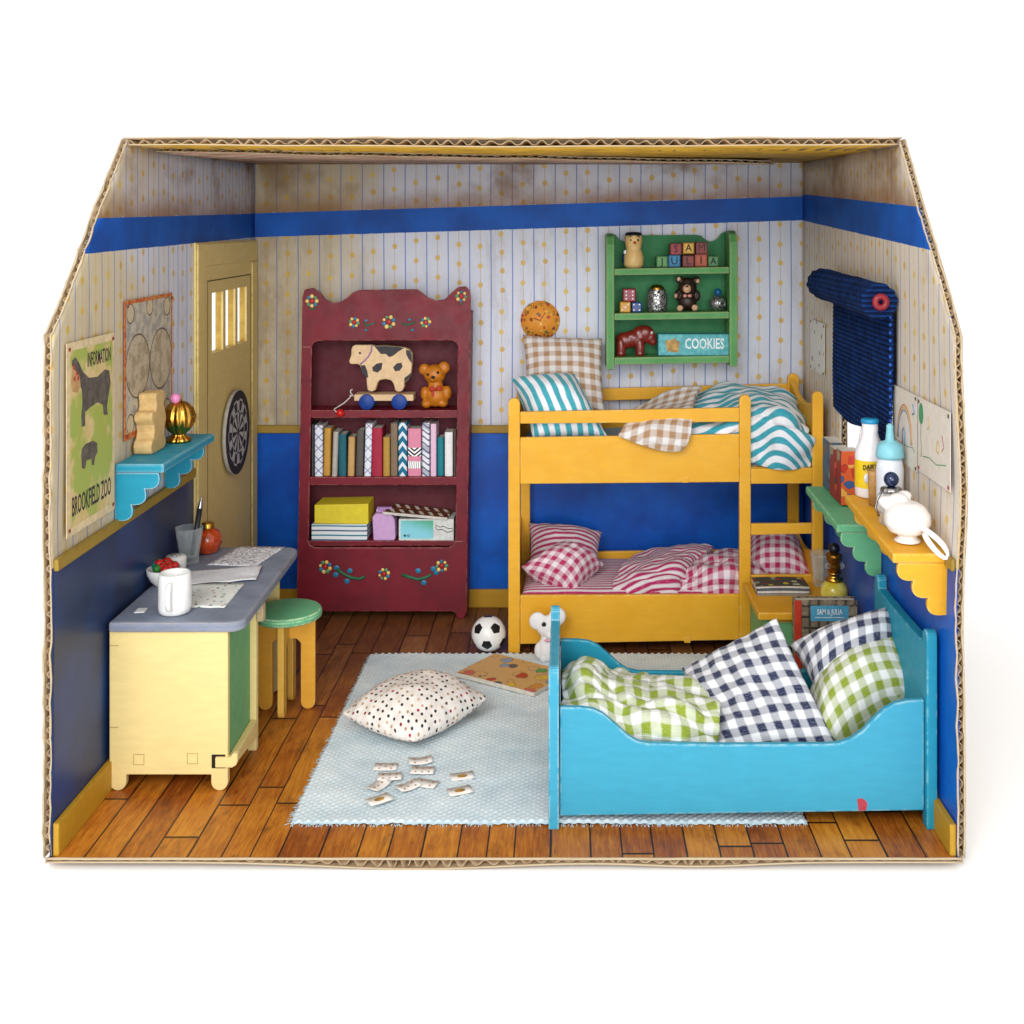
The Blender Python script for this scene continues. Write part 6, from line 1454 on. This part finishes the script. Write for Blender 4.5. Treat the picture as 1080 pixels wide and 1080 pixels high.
bm = nb(); lathe(bm, [(.62, 3.2), (.82, 3.25), (.84, 3.4), (.74, 4.0), (.45, 4.2), (.26, 4.3), (.2, 5.0), (.22, 5.15), (.12, 5.28), (0, 5.3)], c, 36, flute=.012, nf=20); obj('teat_collar', bm, ct, BB)
c = at_shelf(945, 553); c.x = 19.0
PT = root('glass_pitcher', c, 'tiny clear decanter with silver rim and blue bead stopper', 'decanter')
bm = nb(); lathe(bm, [(0, .02), (.62, .02), (.7, .2), (.66, .9), (.5, 1.5), (.44, 1.9), (.38, 1.9), (.42, 1.4), (.56, .8), (.5, .3), (0, .2)], c, 30); obj('decanter_body', bm, glass, PT)
bm = nb(); lathe(bm, [(.40, 1.86), (.58, 1.88), (.62, 2.0), (.55, 2.14), (.35, 2.2), (0, 2.24)], c, 40, flute=.06, nf=12); obj('silver_rim', bm, silver, PT)
bm = nb(); tube(bm, [c+V((-.5, 0, 2.0)), c+V((-.8, -.1, 1.6)), c+V((-.95, -.1, 1.0)), c+V((-.75, -.05, .5))], .08, 8); obj('handle', bm, silver, PT)
bm = nb(); ball(bm, c+V((0, 0, 2.62)), .44); obj('bead_stopper', bm, plain('bead_navy', '#12284e', .12, var=.1, coat=.5), PT)
c = at_shelf(957, 571.5); JG = root('porcelain_jug', c, 'plump white porcelain jug with a loop handle at the near end of the yellow shelf', 'jug')
porc = plain('porcelain_cream', '#efe9e4', .3, var=.03)
bm = nb(); lathe(bm, [(0, 0), (.72, 0), (.76, .1), (.5, .28), (.5, .4), (1.0, .6), (1.28, 1.05), (1.25, 1.55), (.95, 2.0), (.6, 2.2), (0, 2.25)], c+V((.0, 0, 0)), 40, sx=1.0)
ball(bm, c+V((-.75, .6, 1.95)), (.75, .5, .42), 0, 18, 12, Matrix.Rotation(math.radians(20), 3, 'Y')); ball(bm, c+V((.1, .9, 2.35)), (.42, .38, .3)); ball(bm, c+V((-.35, .5, 2.3)), (.5, .5, .3))
merged(obj('jug_body', bm, porc, JG), .08, 5)
bm = nb(); a_ = c+V((.2, -1.2, 1.0)); tube(bm, [c+V((.35, -.9, 1.15)), a_+V((.35, -.15, .05)), a_+V((.95, -.55, -.35)), a_+V((1.35, -1.0, -.9)), a_+V((1.3, -1.1, -1.35)), a_+V((.95, -.85, -1.2)), a_+V((.45, -.5, -.6)), a_+V((.2, -.3, -.05))], .17, 10, closed=False)
obj('loop_handle', bm, whitep, JG, sub=1)
